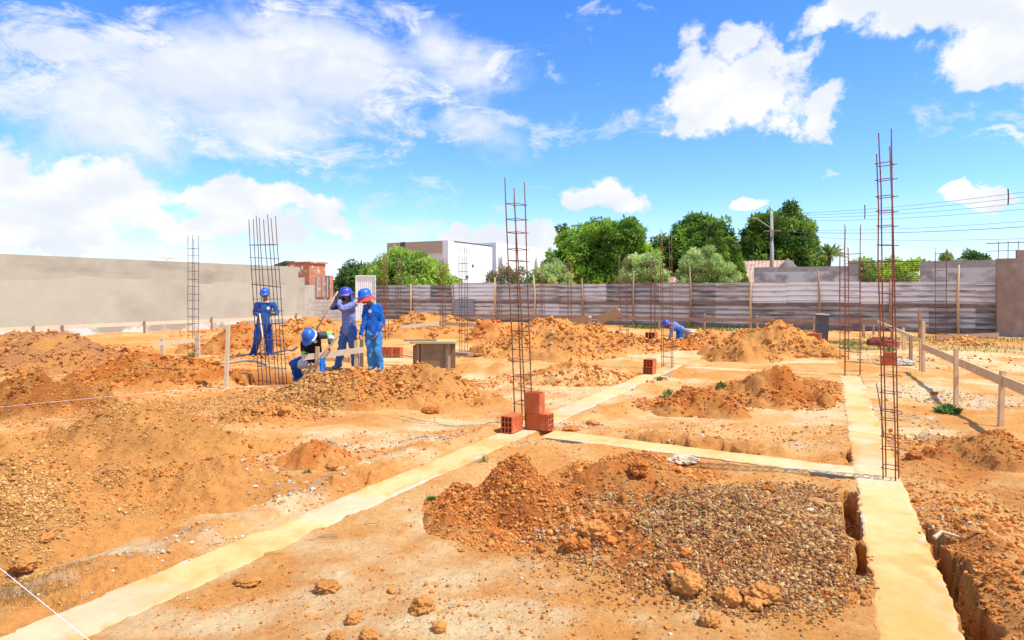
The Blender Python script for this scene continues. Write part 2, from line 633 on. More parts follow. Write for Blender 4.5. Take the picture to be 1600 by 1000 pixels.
def ground_h(x, y):
    near = sst(30, 6, y)
    h = 0.10 * fbm(x, y, 3.2, 3, 1) + 0.045 * fbm(x, y, 0.8, 3, 2) + 0.016 * fbm(x, y, 0.17, 4, 3, 0.6) * (1 + 0 * near)
    # trodden flat far away under the fence and the walls
    amp = sst(55, 30, y)
    h = h * amp
    for a, b, w, g in RIDGES:
        t, n, L = seg_d(x, y, a, b)
        d = np.sqrt(n ** 2 + np.maximum(0, np.maximum(-t, t - L)) ** 2)
        rag = 1 + 0.9 * fbm(x, y, 0.25, 3, 21)
        h = h + g * rag * sst(w * 1.3, w * 0.35, d)
    for a, b, w, g in GAPS:
        t, n, L = seg_d(x, y, a, b)
        d = np.sqrt(n ** 2 + np.maximum(0, np.maximum(-t, t - L)) ** 2)
        d = d + 0.11 * fbm(x, y, 0.2, 4, 22) + 0.03 * fbm(x, y, 0.05, 2, 23)
        h = h - g * sst(w * 1.25, w * 0.75, d)
    h = h + cut(x, y)
    # level with the strips beside them, sunk underneath them
    for k, (a, b) in ST.items():
        t, n, L = seg_d(x, y, a, b)
        d = np.sqrt(n ** 2 + np.maximum(0, np.maximum(-t, t - L)) ** 2)
        e = STRIP_W / 2
        k1 = sst(e + 0.45, e + 0.02, d)
        low = np.minimum(h, 0.0) if k != 'far' else h
        lv = h * 0.30 + 0.012 * fbm(x, y, 0.12, 3, 31) - 0.004
        lv = np.where(h < -0.07, h, lv)
        lv = np.where(h > 0.075, h, lv)
        h = h * (1 - k1) + lv * k1
        h = np.where(d < e - 0.03, np.minimum(h, -0.05), h)
        rag = 1 + 1.1 * fbm(x, y, 0.25, 4, 24)
        n_ = n + 0.03 * fbm(x, y, 0.35, 4, 25)
        if k == 'cross':      # cut bank of earth along its far side
            win = sst(.75, 1.0, t) * sst(L - .55, L - .75, t)
            h = h + .095 * rag * win * sst(e + .03, e + .17, n_) * sst(e + .75, e + .25, n_)
        if k == 'left':
            win = sst(.3, 1.0, t) * sst(8.2, 7.6, t)
            h = h + .05 * rag * win * sst(e + .02, e + .10, n_) * sst(e + .7, e + .2, n_)
        if k == 'right':
            win = sst(.0, .3, t) * sst(4.6, 3.8, t)
            h = h + .045 * rag * win * sst(-e - .17, -e - .28, n_) * sst(-e - .8, -e - .4, n_)
    return h


ORANGE = np.array([0.70, 0.31, 0.085])
PALE = np.array([0.76, 0.44, 0.165])
CREAM = np.array([0.80, 0.57, 0.29])
CLAY = np.array([0.50, 0.17, 0.04])
DARKCLAY = np.array([0.36, 0.10, 0.03])
GREY = np.array([0.72, 0.53, 0.34])
SAND = np.array([0.72, 0.34, 0.11])


def lerp(c, d, k):
    k = np.clip(k, 0, 1)
    if np.ndim(k): k = k[..., None]
    return c * (1 - k) + d * k


def patch_e(x, y, px, py, rx, ry):
    """soft patch of ground centred on the point seen at px,py, radii in metres"""
    p = at(px, py)
    return sst(1.25, 0.4, np.sqrt(((x - p[0]) / rx) ** 2 + ((y - p[1]) / ry) ** 2) + 1.0 * fbm(x, y, 0.5, 4, 41))


PALEP = [(650, 870, .5, .35), (560, 930, .5, .25), (860, 920, .5, .25), (700, 815, .4, .4), (520, 980, .4, .2), (790, 960, .4, .2),
         (330, 890, .35, .2), (240, 960, .3, .2), (450, 950, .6, .25), (650, 900, .7, .3), (760, 900, .6, .3), (900, 975, .6, .15), (600, 850, .5, .3), (700, 980, .8, .15), (400, 800, .5, .3), (560, 690, .9, .5), (720, 660, 1.2, .5), (430, 700, .9, .5), (330, 740, .5, .5),
         (470, 790, .5, .4), (130, 650, 1.0, .25), (200, 860, .6, .25), (860, 620, 1.2, .8), (760, 590, 1.5, 1.0),
         (960, 620, .8, .6), (1060, 650, 1., .5), (1290, 640, .8, .8), (1450, 610, 1.2, 1.5), (1530, 570, 2, 2), (1560, 600, 1.5, 1.2),
         (1440, 680, .5, .5), (1500, 555, 3, 2), (1080, 555, 2, 1.5), (900, 600, 1, .6), (600, 720, .8, .3), (1060, 590, .6, .6),
         (1240, 565, 1, 1), (640, 560, 1.5, 1), (760, 545, 2, 1.5)]
GREYP = [(395, 745, .35, .3), (860, 960, .3, .1), (845, 900, .22, .1), (480, 760, .35, .2), (440, 790, .3, .2), (500, 700, .3, .2),
         (1540, 625, .8, .6), (1450, 610, .4, .5), (320, 850, .25, .1), (250, 870, .2, .1), (700, 690, .5, .12), (1420, 640, .25, .6),
         (120, 915, .3, .12), (640, 790, .2, .1), (160, 520, 4, 2), (300, 505, 4, 2.5), (1270, 650, .4, .3), (1200, 690, .6, .15),
         (1400, 565, .7, .4), (30, 930, .25, .15)]
DARKP = [(1560, 760, .5, .6), (1500, 720, .4, .4), (1500, 860, .3, .2), (1530, 700, .5, .3), (60, 610, 1.2, .6), (330, 580, 1.2, .8),
         (1190, 600, 1., .8), (1080, 630, .6, .4), (1000, 720, .5, .2), (1590, 690, .6, .4)]


def ground_col(x, y):
    n1 = fbm(x, y, 1.6, 4, 51); n2 = fbm(x, y, 0.35, 4, 52)
    c = lerp(ORANGE[None, :] if x.ndim == 1 else ORANGE, PALE, sst(-0.3, 0.3, n1 + 0.7 * n2) * 0.85)
    n0 = fbm(x, y, 0.9, 5, 58, .62)
    c = lerp(c, np.array([.56, .215, .06]), sst(0.08, 0.42, n0) * 0.3)
    pale = np.zeros_like(x)
    for p in PALEP:
        pale = np.maximum(pale, patch_e(x, y, *p))
    c = lerp(c, CREAM, pale * np.clip(0.75 + 1.1 * n2, 0, 1))
    g = np.zeros_like(x)
    for p in GREYP:
        g = np.maximum(g, patch_e(x, y, *p))
    c = lerp(c, GREY, g * sst(-0.1, 0.25, fbm(x, y, 0.12, 4, 53)) * 0.5)
    dk = np.zeros_like(x)
    for p in DARKP:
        dk = np.maximum(dk, patch_e(x, y, *p))
    c = lerp(c, CLAY, dk * 0.7)
    # freshly dug sides of pits and gaps
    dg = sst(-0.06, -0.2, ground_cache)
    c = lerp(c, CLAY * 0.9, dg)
    # far side of the fence: dusty verge
    far = sst(40, 60, y)
    c = lerp(c, np.array([0.42, 0.33, 0.17]), far)
    return c


def mesh_grid(nr, nc):
    i = np.arange(nr - 1)[:, None] * nc + np.arange(nc - 1)[None, :]
    return np.stack([i, i + 1, i + nc + 1, i + nc], -1).reshape(-1, 4)


ratio = 1.0042
ys = 1.5 * ratio ** np.arange(int(math.log(46 / 1.5) / math.log(ratio)))
ys = np.concatenate([[-40, -10, -3, 0.0, 0.7, 1.1, 1.35], ys, [50, 58, 70, 90, 130, 220, 400, 900]])
ss = np.concatenate([[-30, -8, -4, -2, -1.4, -1.2], np.linspace(-1.05, 1.05, 760), [1.2, 1.4, 2, 4, 8, 30]])
YY, SSg = np.meshgrid(ys, ss, indexing='ij')
XX = SSg * np.maximum(YY * 0.86 + 0.9, 1.6)
x = XX.ravel(); y = YY.ravel()
h = ground_h(x, y)
ground_cache = h
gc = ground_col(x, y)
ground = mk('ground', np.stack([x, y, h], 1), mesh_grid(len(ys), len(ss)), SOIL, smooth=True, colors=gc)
tag(ground, kind='structure')

# ------------------------------------------------------------------ mounds
MOUNDS = []


def mound(px, bpy_, tpy, hw, k, rot, label, base, second=None, rough=1.0, round_=0.14, sfreq=1.0, name='dirt_mound', cat='mound', step=None, group='heaps of excavated earth'):
    Y = F * CH / (bpy_ - HY)
    X = (px - 800) / F * Y
    H = (bpy_ - tpy) * Y / F
    rx = hw * Y / F
    d = dict(X=X, Y=Y, H=H, rx=rx, ry=rx * k, rot=R(rot), label=label, base=base, second=second, rough=rough,
             rd=round_, sf=sfreq, name=name, cat=cat, seed=100 + len(MOUNDS) * 7, step=step, group=group)
    MOUNDS.append(d)
    return d


def mound_f(d, x, y):
    c, s = math.cos(d['rot']), math.sin(d['rot'])
    dx = x - d['X']; dy = y - d['Y']
    a = (dx * c + dy * s) / d['rx']; b = (-dx * s + dy * c) / d['ry']
    sc = max(d['rx'], 0.3)
    q = d['seed']
    r = np.sqrt(a * a + b * b + d['rd']) - math.sqrt(d['rd']) * 0.55
    r = r + 0.42 * fbm(x, y, sc * 0.8, 3, q)
    f = 1 - r
    f = np.where(f < 0.25, f - 0.0 + 0.55 * (0.25 - f) * np.clip(f / 0.25, 0, 1), f)   # concave skirt
    z = d['H'] * f * 0.98
    am = np.clip(f * 3 + 0.35, 0.15, 1) * d['rough']
    dn = max(1.0, d['Y'] / 6.0) ** 0.75          # coarser clods are what reads from afar
    rid = np.abs(fbm(x, y, 0.30 * dn, 4, q + 2, 0.62)); rid2 = np.abs(fbm(x, y, 0.11 * dn, 3, q + 4, 0.6))
    z = z + am * (0.26 * min(d['H'], 0.6) * fbm(x, y, sc * 0.42, 3, q + 1)
                  - 0.055 * dn * (rid - .1) * min(1, d['H'] * 2.2)
                  + 0.050 * dn * (rid2 - .06) * min(1, d['H'] * 2.2)
                  + 0.030 * dn * fbm(x, y, 0.05 * dn, 2, q + 3) * min(1, d['H'] * 2))
    for a_, b_ in (ST['left'], ST['right'], ST['cross']):
        t_, n_, L_ = seg_d(x, y, a_, b_)
        dd = np.sqrt(n_ ** 2 + np.maximum(0, np.maximum(-t_, t_ - L_)) ** 2) + .05 * fbm(x, y, .2, 3, 77)
        z = z - 0.6 * sst(STRIP_W / 2 + .17, STRIP_W / 2 + .03, dd)
    return z, f


def mound_z(d, x, y, g=None):
    z, f = mound_f(d, x, y)
    g0 = 0.08 * fbm(x, y, 3.2, 3, 1)
    return g0 + z + cut(x, y) * 1.0


def total_h(x, y):
    x = np.asarray(x, float); y = np.asarray(y, float)
    h = ground_h(x, y)
    for d in MOUNDS:
        m = (np.abs(x - d['X']) < d['rx'] * 1.7 + d['ry']) & (np.abs(y - d['Y']) < d['ry'] * 1.7 + d['rx'])
        if m.any():
            h[m] = np.maximum(h[m], mound_z(d, x[m], y[m]))
    return h


def hz(x, y):
    return float(total_h(np.array([x]), np.array([y]))[0])


def build_mound(d):
    step = d['step'] or max(0.010, d['Y'] * 0.0032)
    rmax = 1.45
    nx = int(2 * rmax * d['rx'] / step); ny = int(2 * rmax * d['ry'] / step)
    nx = min(nx, 460); ny = min(ny, 460)
    a = np.linspace(-rmax, rmax, nx) * d['rx']; b = np.linspace(-rmax, rmax, ny) * d['ry']
    A, B = np.meshgrid(a, b)
    c, s = math.cos(d['rot']), math.sin(d['rot'])
    x = (d['X'] + A * c - B * s).ravel(); y = (d['Y'] + A * s + B * c).ravel()
    z = mound_z(d, x, y); _, f = mound_f(d, x, y)
    n = fbm(x, y, 0.5, 4, d['seed'] + 5)
    col = np.repeat(d['base'][None, :], len(x), 0)
    col = lerp(col, d['second'] if d['second'] is not None else d['base'] * 1.15, sst(-0.1, 0.25, n))
    gb = lerp(ORANGE, PALE, sst(-0.15, 0.45, fbm(x, y, 1.6, 4, 51)) * 0.7)
    col = lerp(col, gb, sst(0.16, -0.02, f + 0.25 * n) * 0.8)
    Fc = mesh_grid(ny, nx)
    g = ground_h(x, y)
    vis = (z > g - 0.05)
    keep = vis[Fc].any(1)
    Fc = Fc[keep]
    used = np.unique(Fc); mp = np.full(len(x), -1); mp[used] = np.arange(len(used))
    o = mk(d['name'], np.stack([x, y, z], 1)[used], mp[Fc], SOIL, org=(d['X'], d['Y'], 0), smooth=True, colors=col[used])
    tag(o, d['label'], d['cat'], d['group'])
    return o


mound(45, 572, 508, 185, .7, 0, 'broad brown heap at the left edge of the site below the long plastered wall', np.array([.46, .20, .075]), ORANGE * .8, sfreq=1)
mound(255, 592, 543, 110, .8, 0, 'dark orange fresh heap with half buried block between the left heap and the thin cage', np.array([.50, .155, .03]), np.array([.60, .24, .06]))
mound(375, 546, 495, 72, .9, 0, 'heap behind the worker standing in the tall wide cage', CLAY * 1.1, ORANGE * .85)
mound(490, 530, 491, 62, 1, 0, 'small heap against the low block wall behind the stooping worker', ORANGE * .9, ORANGE)
mound(665, 524, 486, 88, .8, 0, 'low wide heap against the fence behind the batter board piece', ORANGE * .9, ORANGE)
mound(855, 552, 490, 105, .9, 10, 'large pointed sandy heap right of the centre cage', ORANGE * .85, ORANGE * 1.05, rough=1.2)
mound(790, 532, 497, 55, .9, 0, 'smaller clay heap left of the large pointed heap', CLAY * 1.2, ORANGE)
mound(955, 545, 500, 85, .8, 0, 'sandy heap with formwork boards lying on its back', ORANGE * .9, ORANGE * 1.05)
mound(1210, 552, 497, 88, .9, 0, 'tall golden heap in front of the white fence sheets', ORANGE * .85, ORANGE * 1.05, rough=1.1)
mound(1165, 562, 520, 55, .8, 0, 'lumpy heap leaning on the left of the tall golden heap', ORANGE * .8, ORANGE, rough=1.3)
mound(1118, 536, 511, 42, .8, 0, 'low rounded heap at the fence right of the crouching worker', ORANGE * .95, PALE * .9)
mound(1072, 546, 530, 42, .8, 0, 'small flat heap in front of the paint buckets', CLAY * 1.25, ORANGE)
mound(1222, 622, 561, 92, .75, -20, 'rust brown crumbly heap inside the footing rectangle', CLAY * 1.1, ORANGE * .85, rough=1.5)
mound(1085, 640, 604, 72, .6, -15, 'low crumbly brown heap near the weed inside the footing rectangle', CLAY * 1.1, ORANGE * .85, rough=1.5)
mound(545, 628, 576, 112, .55, 0, 'heap thick with gravel in front of the stooping worker', ORANGE * .85, CLAY * 1.2, rough=1.0)
mound(662, 625, 570, 110, .6, 0, 'smooth orange heap in front of the plywood formwork box', ORANGE * .85, ORANGE * 1.0, rough=1.0)
mound(805, 800, 722, 122, .8, -10, 'steep rust coloured foreground heap of fine earth', CLAY * 1.12, np.array([.60, .22, .06]), rough=1.3, name='dirt_mound')
mound(1010, 752, 706, 125, .6, -12, 'clotted reddish ridge of earth behind the foreground gravel', CLAY * 1.1, ORANGE * .85, rough=1.4)
mound(1125, 848, 764, 250, .7, -14, 'broad low foreground heap covered with brown gravel', CLAY * 1.1, ORANGE * .8, rough=.8)
mound(205, 702, 632, 180, .55, 0, 'low stony heap at left between the two pale tracks', ORANGE * .8, ORANGE, rough=.9)
mound(50, 828, 714, 185, .6, 0, 'yellowish gravel heap at the lower left edge', np.array([.60, .30, .09]), ORANGE, rough=.8)
mound(70, 640, 573, 100, .6, 0, 'dark clay bank at the left edge with overhanging crust', CLAY * .8, ORANGE * .7, rough=1.4)
mound(275, 782, 700, 175, .5, 8, 'reddish low heap with lumps beside the yellowish gravel', ORANGE * .9, ORANGE, rough=1.0)
mound(495, 722, 688, 55, .6, 0, 'tiny heap of earth and mortar rubble on the pale track', CLAY * 1.2, ORANGE, rough=1.4)
mound(1525, 830, 800, 36, .9, -30, 'small crusted heap right of the right hand footing', ORANGE * .75, CLAY * 1.2, rough=1.6)
mound(1545, 712, 672, 85, .7, -20, 'brown clods heaped under the batter board at right', CLAY * 1.1, ORANGE * .8, rough=1.6)
mound(1505, 538, 524, 42, .6, 0, 'flat pale heap in front of the fence at far right', ORANGE, PALE * .9, rough=.5)
mound(900, 592, 562, 85, .6, -8, 'low spread heap left of the stacked pair of blocks', ORANGE * .95, PALE, rough=1.3)
mound(420, 655, 628, 75, .7, 0, 'low stony rise in front of the dug hole', ORANGE * .85, ORANGE, rough=1.2)
for d in MOUNDS:
    build_mound(d)

# ------------------------------------------------------------------ concrete strips
m_strip = mat('sandy_concrete', attr=True, rough=0.9, var=0.10, scale=14, bump=0.35, bscale=90, bdist=0.004, spec=0.15)
TOPC = np.array([0.71, 0.445, 0.175]); EDGEC = np.array([0.60, 0.52, 0.39]); SIDEC = np.array([0.38, 0.34, 0.27])


def strip(key, label, dz=0.0, soft=1.0):
    a, b = ST[key]
    d = b - a; L = np.linalg.norm(d); d = d / L; n = np.array([-d[1], d[0]])
    # rows denser close to the camera
    ts = [0.0]
    while ts[-1] < L:
        p = a + d * ts[-1]
        ts.append(ts[-1] + max(0.012, 0.005 * p[1]))
    ts = np.array(ts); ts[-1] = L
    offs = np.array([-1, -1, -1, -.93, -.8, -.6, -.4, -.2, 0, .2, .4, .6, .8, .93, 1, 1, 1]) * STRIP_W / 2
    T, O = np.meshgrid(ts, offs, indexing='ij')
    edge = np.abs(O) / (STRIP_W / 2)
    X = a[0] + d[0] * T + n[0] * O; Yy = a[1] + d[1] * T + n[1] * O
    wob = 0.022 * fbm(T + np.sign(O) * 50, O * 0, 0.30, 4, 61) + 0.014 * fbm(T + np.sign(O) * 50, O * 0, 0.06, 3, 62)
    X = X + n[0] * wob * edge ** 2 * np.sign(O) * soft; Yy = Yy + n[1] * wob * edge ** 2 * np.sign(O) * soft
    Z = 0.006 * fbm(X, Yy, 0.4, 3, 63) + 0.003 * fbm(X, Yy, 0.05, 3, 64) - 0.008 * sst(0.9, 1.0, edge) + dz
    low = np.zeros_like(Z, bool); low[:, 0] = True; low[:, -1] = True
    Z = np.where(low, -0.30, Z)
    lip = np.zeros_like(low); lip[:, 1] = True; lip[:, -2] = True
    Z = np.where(lip, Z - .012, Z)
    low = low | lip
    x = X.ravel(); y = Yy.ravel(); e = edge.ravel()
    nn = fbm(x, y, 0.5, 4, 65); n4 = fbm(x, y, 0.11, 4, 66)
    c = lerp(TOPC, ORANGE, sst(0.0, 0.4, nn + .5 * n4) * 0.6)
    c = lerp(c, np.array([.60, .52, .40]), sst(0.05, .35, fbm(x, y, .8, 4, 69)) * .45)
    c = lerp(c, CREAM, sst(0.05, 0.4, -nn) * 0.3)
    c = lerp(c, ORANGE, sst(0.55, 1.0, e + n4 * 0.7) * sst(0.0, 0.3, fbm(x, y, 0.9, 3, 68)) * 0.8)
    c = lerp(c, EDGEC, sst(0.78, 1.02, e + n4 * 0.45) * sst(-0.1, 0.25, fbm(x, y, 0.5, 3, 67)) * 0.8)
    c = np.where(low.ravel()[:, None], SIDEC, c)
    if key == 'right':       # earth washed over its near end
        c = lerp(c, ORANGE * 1.08, sst(3.9, 3.2, y + 0.6 * nn) * 0.75)
    nr, nc = T.shape
    Fc = [tuple(q) for q in mesh_grid(nr, nc)]
    Fc.append(tuple(range(nc))); Fc.append(tuple(range((nr - 1) * nc, nr * nc))[::-1])
    # low rim rows keep their own colour: split by duplicating is not needed at this scale
    o = mk('foundation_strip', np.stack([x, y, Z.ravel()], 1), Fc, m_strip, org=(a[0], a[1], 0), colors=c)
    return tag(o, label, 'foundation', 'concrete foundation strips')


strip('left', 'long sand covered concrete strip running from lower left past the three loose blocks')
strip('right', 'concrete strip along the right carrying the tallest rust red cage')
strip('cross', 'short crossing concrete strip from the three blocks to the rust red cage', dz=-0.004)
strip('far', 'mostly buried far concrete strip beyond the crumbly heap', dz=-0.005)

# ------------------------------------------------------------------ stones, crumbs
def ico(sub):
    bm = __import__('bmesh').new()
    __import__('bmesh').ops.create_icosphere(bm, subdivisions=sub, radius=1)
    v = np.array([p.co[:] for p in bm.verts]); f = np.array([[q.index for q in p.verts] for p in bm.faces])
    bm.free(); return v, f


ICO = {1: ico(1), 2: ico(2), 3: ico(3), 4: ico(4), 5: ico(5)}


def scatter(name, xs, ys, sizes, cols, sub=1, m=None, label=None, cat=None, sink=0.25, flat=(0.55, 0.9), jit=0.28, group=None, zs=None):
    v0, f0 = ICO[sub]
    N = len(xs); nv = len(v0)
    shapes = [v0 * (1 + RNG.normal(0, jit, (nv, 1)).clip(-.45, .45)) for _ in range(8)]
    sh = np.stack(shapes)[RNG.integers(0, 8, N)]
    sc = np.stack([RNG.uniform(.75, 1.25, N), RNG.uniform(.7, 1.1, N), RNG.uniform(*flat, N)], 1) * np.asarray(sizes)[:, None]
    sh = sh * sc[:, None, :]
    th = RNG.uniform(0, 6.283, N); c, s = np.cos(th)[:, None], np.sin(th)[:, None]
    tl = RNG.normal(0, .4, N); ct, stt = np.cos(tl)[:, None], np.sin(tl)[:, None]
    X = sh[..., 0]; Y = sh[..., 1] * ct - sh[..., 2] * stt; Z = sh[..., 1] * stt + sh[..., 2] * ct
    z = total_h(xs, ys) if zs is None else zs
    P = np.stack([X * c - Y * s + np.asarray(xs)[:, None], X * s + Y * c + np.asarray(ys)[:, None],
                  Z + (z + sc[:, 2] * (1 - 2 * sink))[:, None]], -1).reshape(-1, 3)
    Fc = (f0[None] + (np.arange(N) * nv)[:, None, None]).reshape(-1, 3)
    o = mk(name, P, Fc, m, smooth=False, colors=np.repeat(cols, nv, 0))
    tag(o, label, cat, group, 'stuff')
    return o


m_stone = mat('stone_grain', attr=True, rough=1.0, var=0.18, scale=60, bump=0.3, bscale=120, spec=0.03)
m_clod = mat('clod_earth', attr=True, rough=0.95, var=0.14, scale=40, bump=0.6, bscale=70, spec=0.03, bdist=0.01)


def in_region(px, py, rx, ry, n, power=0.6):
    """n random ground points within an ellipse seen around px,py (radii in metres), denser in the middle"""
    p = at(px, py)
    t = RNG.uniform(0, 6.283, n)
    r = RNG.uniform(0, 1, n) ** power if power > 0 else np.abs(RNG.normal(0, .48, n)) ** .8
    return p[0] + rx * r * np.cos(t), p[1] + ry * r * np.sin(t)


def pick(pal, n, v=0.18):
    pal = np.array(pal)
    c = pal[RNG.integers(0, len(pal), n)]
    return np.clip(c * RNG.uniform(1 - v, 1 + v, (n, 1)), 0.01, 0.9)


G_BROWN = [(.38, .17, .05), (.48, .25, .08), (.28, .11, .045), (.22, .08, .04), (.50, .33, .13), (.56, .41, .19), (.31, .135, .055), (.38, .21, .085), (.23, .095, .045), (.46, .27, .10)]
G_YEL = [(.62, .34, .10), (.58, .29, .08), (.48, .23, .07), (.66, .43, .16), (.38, .17, .06), (.54, .33, .13)]
CL = [tuple(CLAY), tuple(CLAY * 1.25), tuple(ORANGE * .85), tuple(ORANGE)]
GREYS = [(.52, .44, .34), (.42, .34, .26), (.60, .52, .42), (.48, .30, .16), (.54, .34, .17), (.50, .26, .10)]


def off_strips(xs, ys_, m=0.0):
    k = np.ones(len(xs), bool)
    for a, b in ST.values():
        t, n, L = seg_d(xs, ys_, a, b)
        k &= ~((np.abs(n) < STRIP_W / 2 + m) & (t > 0) & (t < L))
    return k


def gravel_pile(regs, pal, size, label, sub=1, mask=0.0, seed=81, sig=0.32):
    xs = []; ys_ = []
    for px, py, rx, ry, n in regs:
        a, b = in_region(px, py, rx, ry, n, -1); xs.append(a); ys_.append(b)
    xs = np.concatenate(xs); ys_ = np.concatenate(ys_)
    keep = (fbm(xs, ys_, 0.35, 3, seed) > -0.28 + mask) & off_strips(xs + .22 * fbm(xs, ys_, .2, 4, 15), ys_, .06)
    xs, ys_ = xs[keep], ys_[keep]
    sz = size * np.exp(RNG.normal(0, sig, len(xs)))
    scatter('gravel', xs, ys_, sz, pick(pal, len(xs), .25), sub, m_stone, label, 'gravel', sink=0.15)


gravel_pile([(1120, 850, 1.0, .85, 20000), (1190, 830, .95, .75, 17000), (1260, 880, .55, .5, 9000), (1050, 800, .7, .6, 6000), (1180, 925, .8, .3, 5000), (1230, 775, .8, .5, 6000), (960, 880, .5, .3, 1500)],
            G_BROWN, 0.0069, 'brown and cream gravel covering the broad foreground heap')
gravel_pile([(530, 612, 1.1, .8, 17000), (470, 632, .8, .6, 8000), (575, 596, .7, .4, 2500), (410, 650, .8, .4, 2600)], G_YEL + G_BROWN[:3], 0.0125,
            'coarse tan gravel over the heap in front of the stooping worker', seed=83)
gravel_pile([(90, 775, .75, .8, 12000), (30, 860, .35, .4, 3500), (150, 800, .5, .4, 2600), (60, 900, .2, .14, 700)], G_YEL, 0.0066,
            'yellowish gravel on the heap at the lower left edge', seed=84, mask=.1)
gravel_pile([(210, 690, 1.0, .8, 7500), (170, 650, 1.2, .8, 4500), (340, 630, 1.1, .8, 4500), (230, 600, 1.2, .8, 3000)], G_YEL + G_BROWN[:2], 0.0078,
            'ochre stones spread over the low heap between the pale tracks', seed=85, mask=.1)

# crumbs of earth all over
def fines():
    crumbs(745, 822, .35, .3, 2600, .0075); crumbs(800, 850, .4, .2, 900, .007)
    crumbs(1560, 950, .35, .6, 1500, .009); crumbs(1362, 830, .10, .5, 600, .008); crumbs(1520, 880, .3, .5, 900, .008)
    crumbs(1130, 850, 1.1, .9, 9000, .0075, G_BROWN[:6] + CL); crumbs(520, 615, 1.3, .9, 4000, .012, G_YEL + CL); crumbs(80, 800, .9, .9, 4000, .008, G_YEL + CL)
    crumbs(430, 600, 3.5, 2.5, 3000, .016); crumbs(250, 650, 2.2, 1.6, 4000, .010); crumbs(1450, 760, .8, 1.2, 3000, .007)


xs = []; ys_ = []; sz = []; cc = []


def crumbs(px, py, rx, ry, n, s, pal=CL, power=.6):
    a, b = in_region(px, py, rx, ry, n, power)
    xs.append(a); ys_.append(b); sz.append(s * .52 * np.exp(RNG.normal(0, .6, n)).clip(.3, 4.5)); cc.append(pick(pal, n))


crumbs(790, 790, .62, .6, 9000, .0085); crumbs(880, 850, .5, .35, 900, .012); crumbs(1000, 735, .8, .45, 1500, .014)
fines(); crumbs(700, 950, 1.4, .6, 900, .0055); crumbs(900, 960, 1.0, .4, 700, .006); crumbs(560, 960, 1.0, .4, 600, .005)
crumbs(1220, 605, 1.3, .9, 1800, .019); crumbs(1090, 630, 1.0, .6, 900, .018); crumbs(1170, 670, 1.6, .5, 500, .012)
crumbs(1500, 850, .7, .7, 1100, .012); crumbs(1490, 790, .6, .6, 900, .012); crumbs(1550, 700, 1.0, .9, 900, .013)
crumbs(1420, 690, .5, .8, 500, .012); crumbs(650, 600, 1.5, .9, 1200, .018); crumbs(860, 540, 2.3, 3, 1800, .028)
crumbs(900, 590, 1.7, 1.0, 1200, .022); crumbs(950, 530, 2.2, 2.2, 900, .03); crumbs(1200, 540, 1.8, 2., 1200, .03)
crumbs(60, 600, 2., 1.4, 1500, .022); crumbs(260, 580, 1.8, 1.1, 1200, .02); crumbs(60, 550, 3., 2., 1500, .03)
crumbs(280, 760, .9, .6, 700, .012); crumbs(500, 710, .7, .4, 500, .012); crumbs(640, 700, 1.6, .8, 700, .009)
crumbs(200, 920, .9, .4, 500, .006); crumbs(420, 560, 2., 1.5, 900, .022); crumbs(1000, 545, 1.2, 1.2, 500, .03)
crumbs(800, 620, 6, 4, 2500, .011); crumbs(800, 760, 3.2, 2.5, 5000, .0060); crumbs(1350, 820, .3, .5, 400, .009)
crumbs(380, 520, 2.5, 3, 800, .03); crumbs(1480, 560, 3, 3, 900, .016)
crumbs(860, 545, 2.2, 2.6, 3500, .026); crumbs(950, 535, 2, 2, 1800, .03); crumbs(1205, 545, 1.8, 1.8, 3500, .026); crumbs(60, 560, 3, 2, 3500, .022)
crumbs(660, 510, 3, 2.5, 1800, .035); crumbs(490, 520, 2, 2, 900, .035); crumbs(375, 535, 2, 2, 1800, .028); crumbs(650, 600, 1.3, .8, 2500, .014)
crumbs(1220, 600, 1.1, .8, 4000, .013); crumbs(1080, 632, .8, .5, 1800, .012); crumbs(260, 580, 1.6, 1, 3000, .016); crumbs(1010, 735, .6, .35, 3500, .009)
crumbs(275, 760, .8, .5, 2500, .009); crumbs(205, 690, 1, .6, 2000, .010)
for d in MOUNDS:
    n = int(np.clip(2.2e5 * d['rx'] * d['ry'] / d['Y'] ** 2 * 1.1, 500, 5200))
    t_ = RNG.uniform(0, 6.283, n); r_ = 1.15 * RNG.uniform(0, 1, n) ** .5
    ca, sa = math.cos(d['rot']), math.sin(d['rot'])
    p_ = d['rx'] * r_ * np.cos(t_); q_ = d['ry'] * r_ * np.sin(t_)
    X_ = d['X'] + p_ * ca - q_ * sa; Y_ = d['Y'] + p_ * sa + q_ * ca
    k_ = fbm(X_, Y_, max(.25, d['Y'] * .03), 3, 97) > -.08
    X_, Y_ = X_[k_], Y_[k_]; n = len(X_)
    if d['Y'] < 7.5 and d['X'] < -1: X_, Y_ = X_[:n * 2 // 5], Y_[:n * 2 // 5]; n = len(X_)
    xs.append(X_); ys_.append(Y_); sz.append(d['Y'] * (.0009 if d['Y'] < 7.5 else .00125) * np.exp(RNG.normal(0, .55, n)).clip(.3, 4))
    cc.append(pick([tuple(d['base']), tuple(d['base'] * .8), tuple(d['base'] * 1.1), tuple((d['second'] if d['second'] is not None else d['base']) * .95)], n))
xs = np.concatenate(xs); ys_ = np.concatenate(ys_); sz = np.concatenate(sz); cc = np.concatenate(cc)


k = (off_strips(xs, ys_, 0.01) | (RNG.uniform(0, 1, len(xs)) < 0.10)) & (ys_ > 1.5)
scatter('loose_earth_crumbs', xs[k], ys_[k], sz[k], cc[k], 1, m_clod, 'crumbs of orange earth strewn over heaps and trodden ground', 'soil', sink=.2)
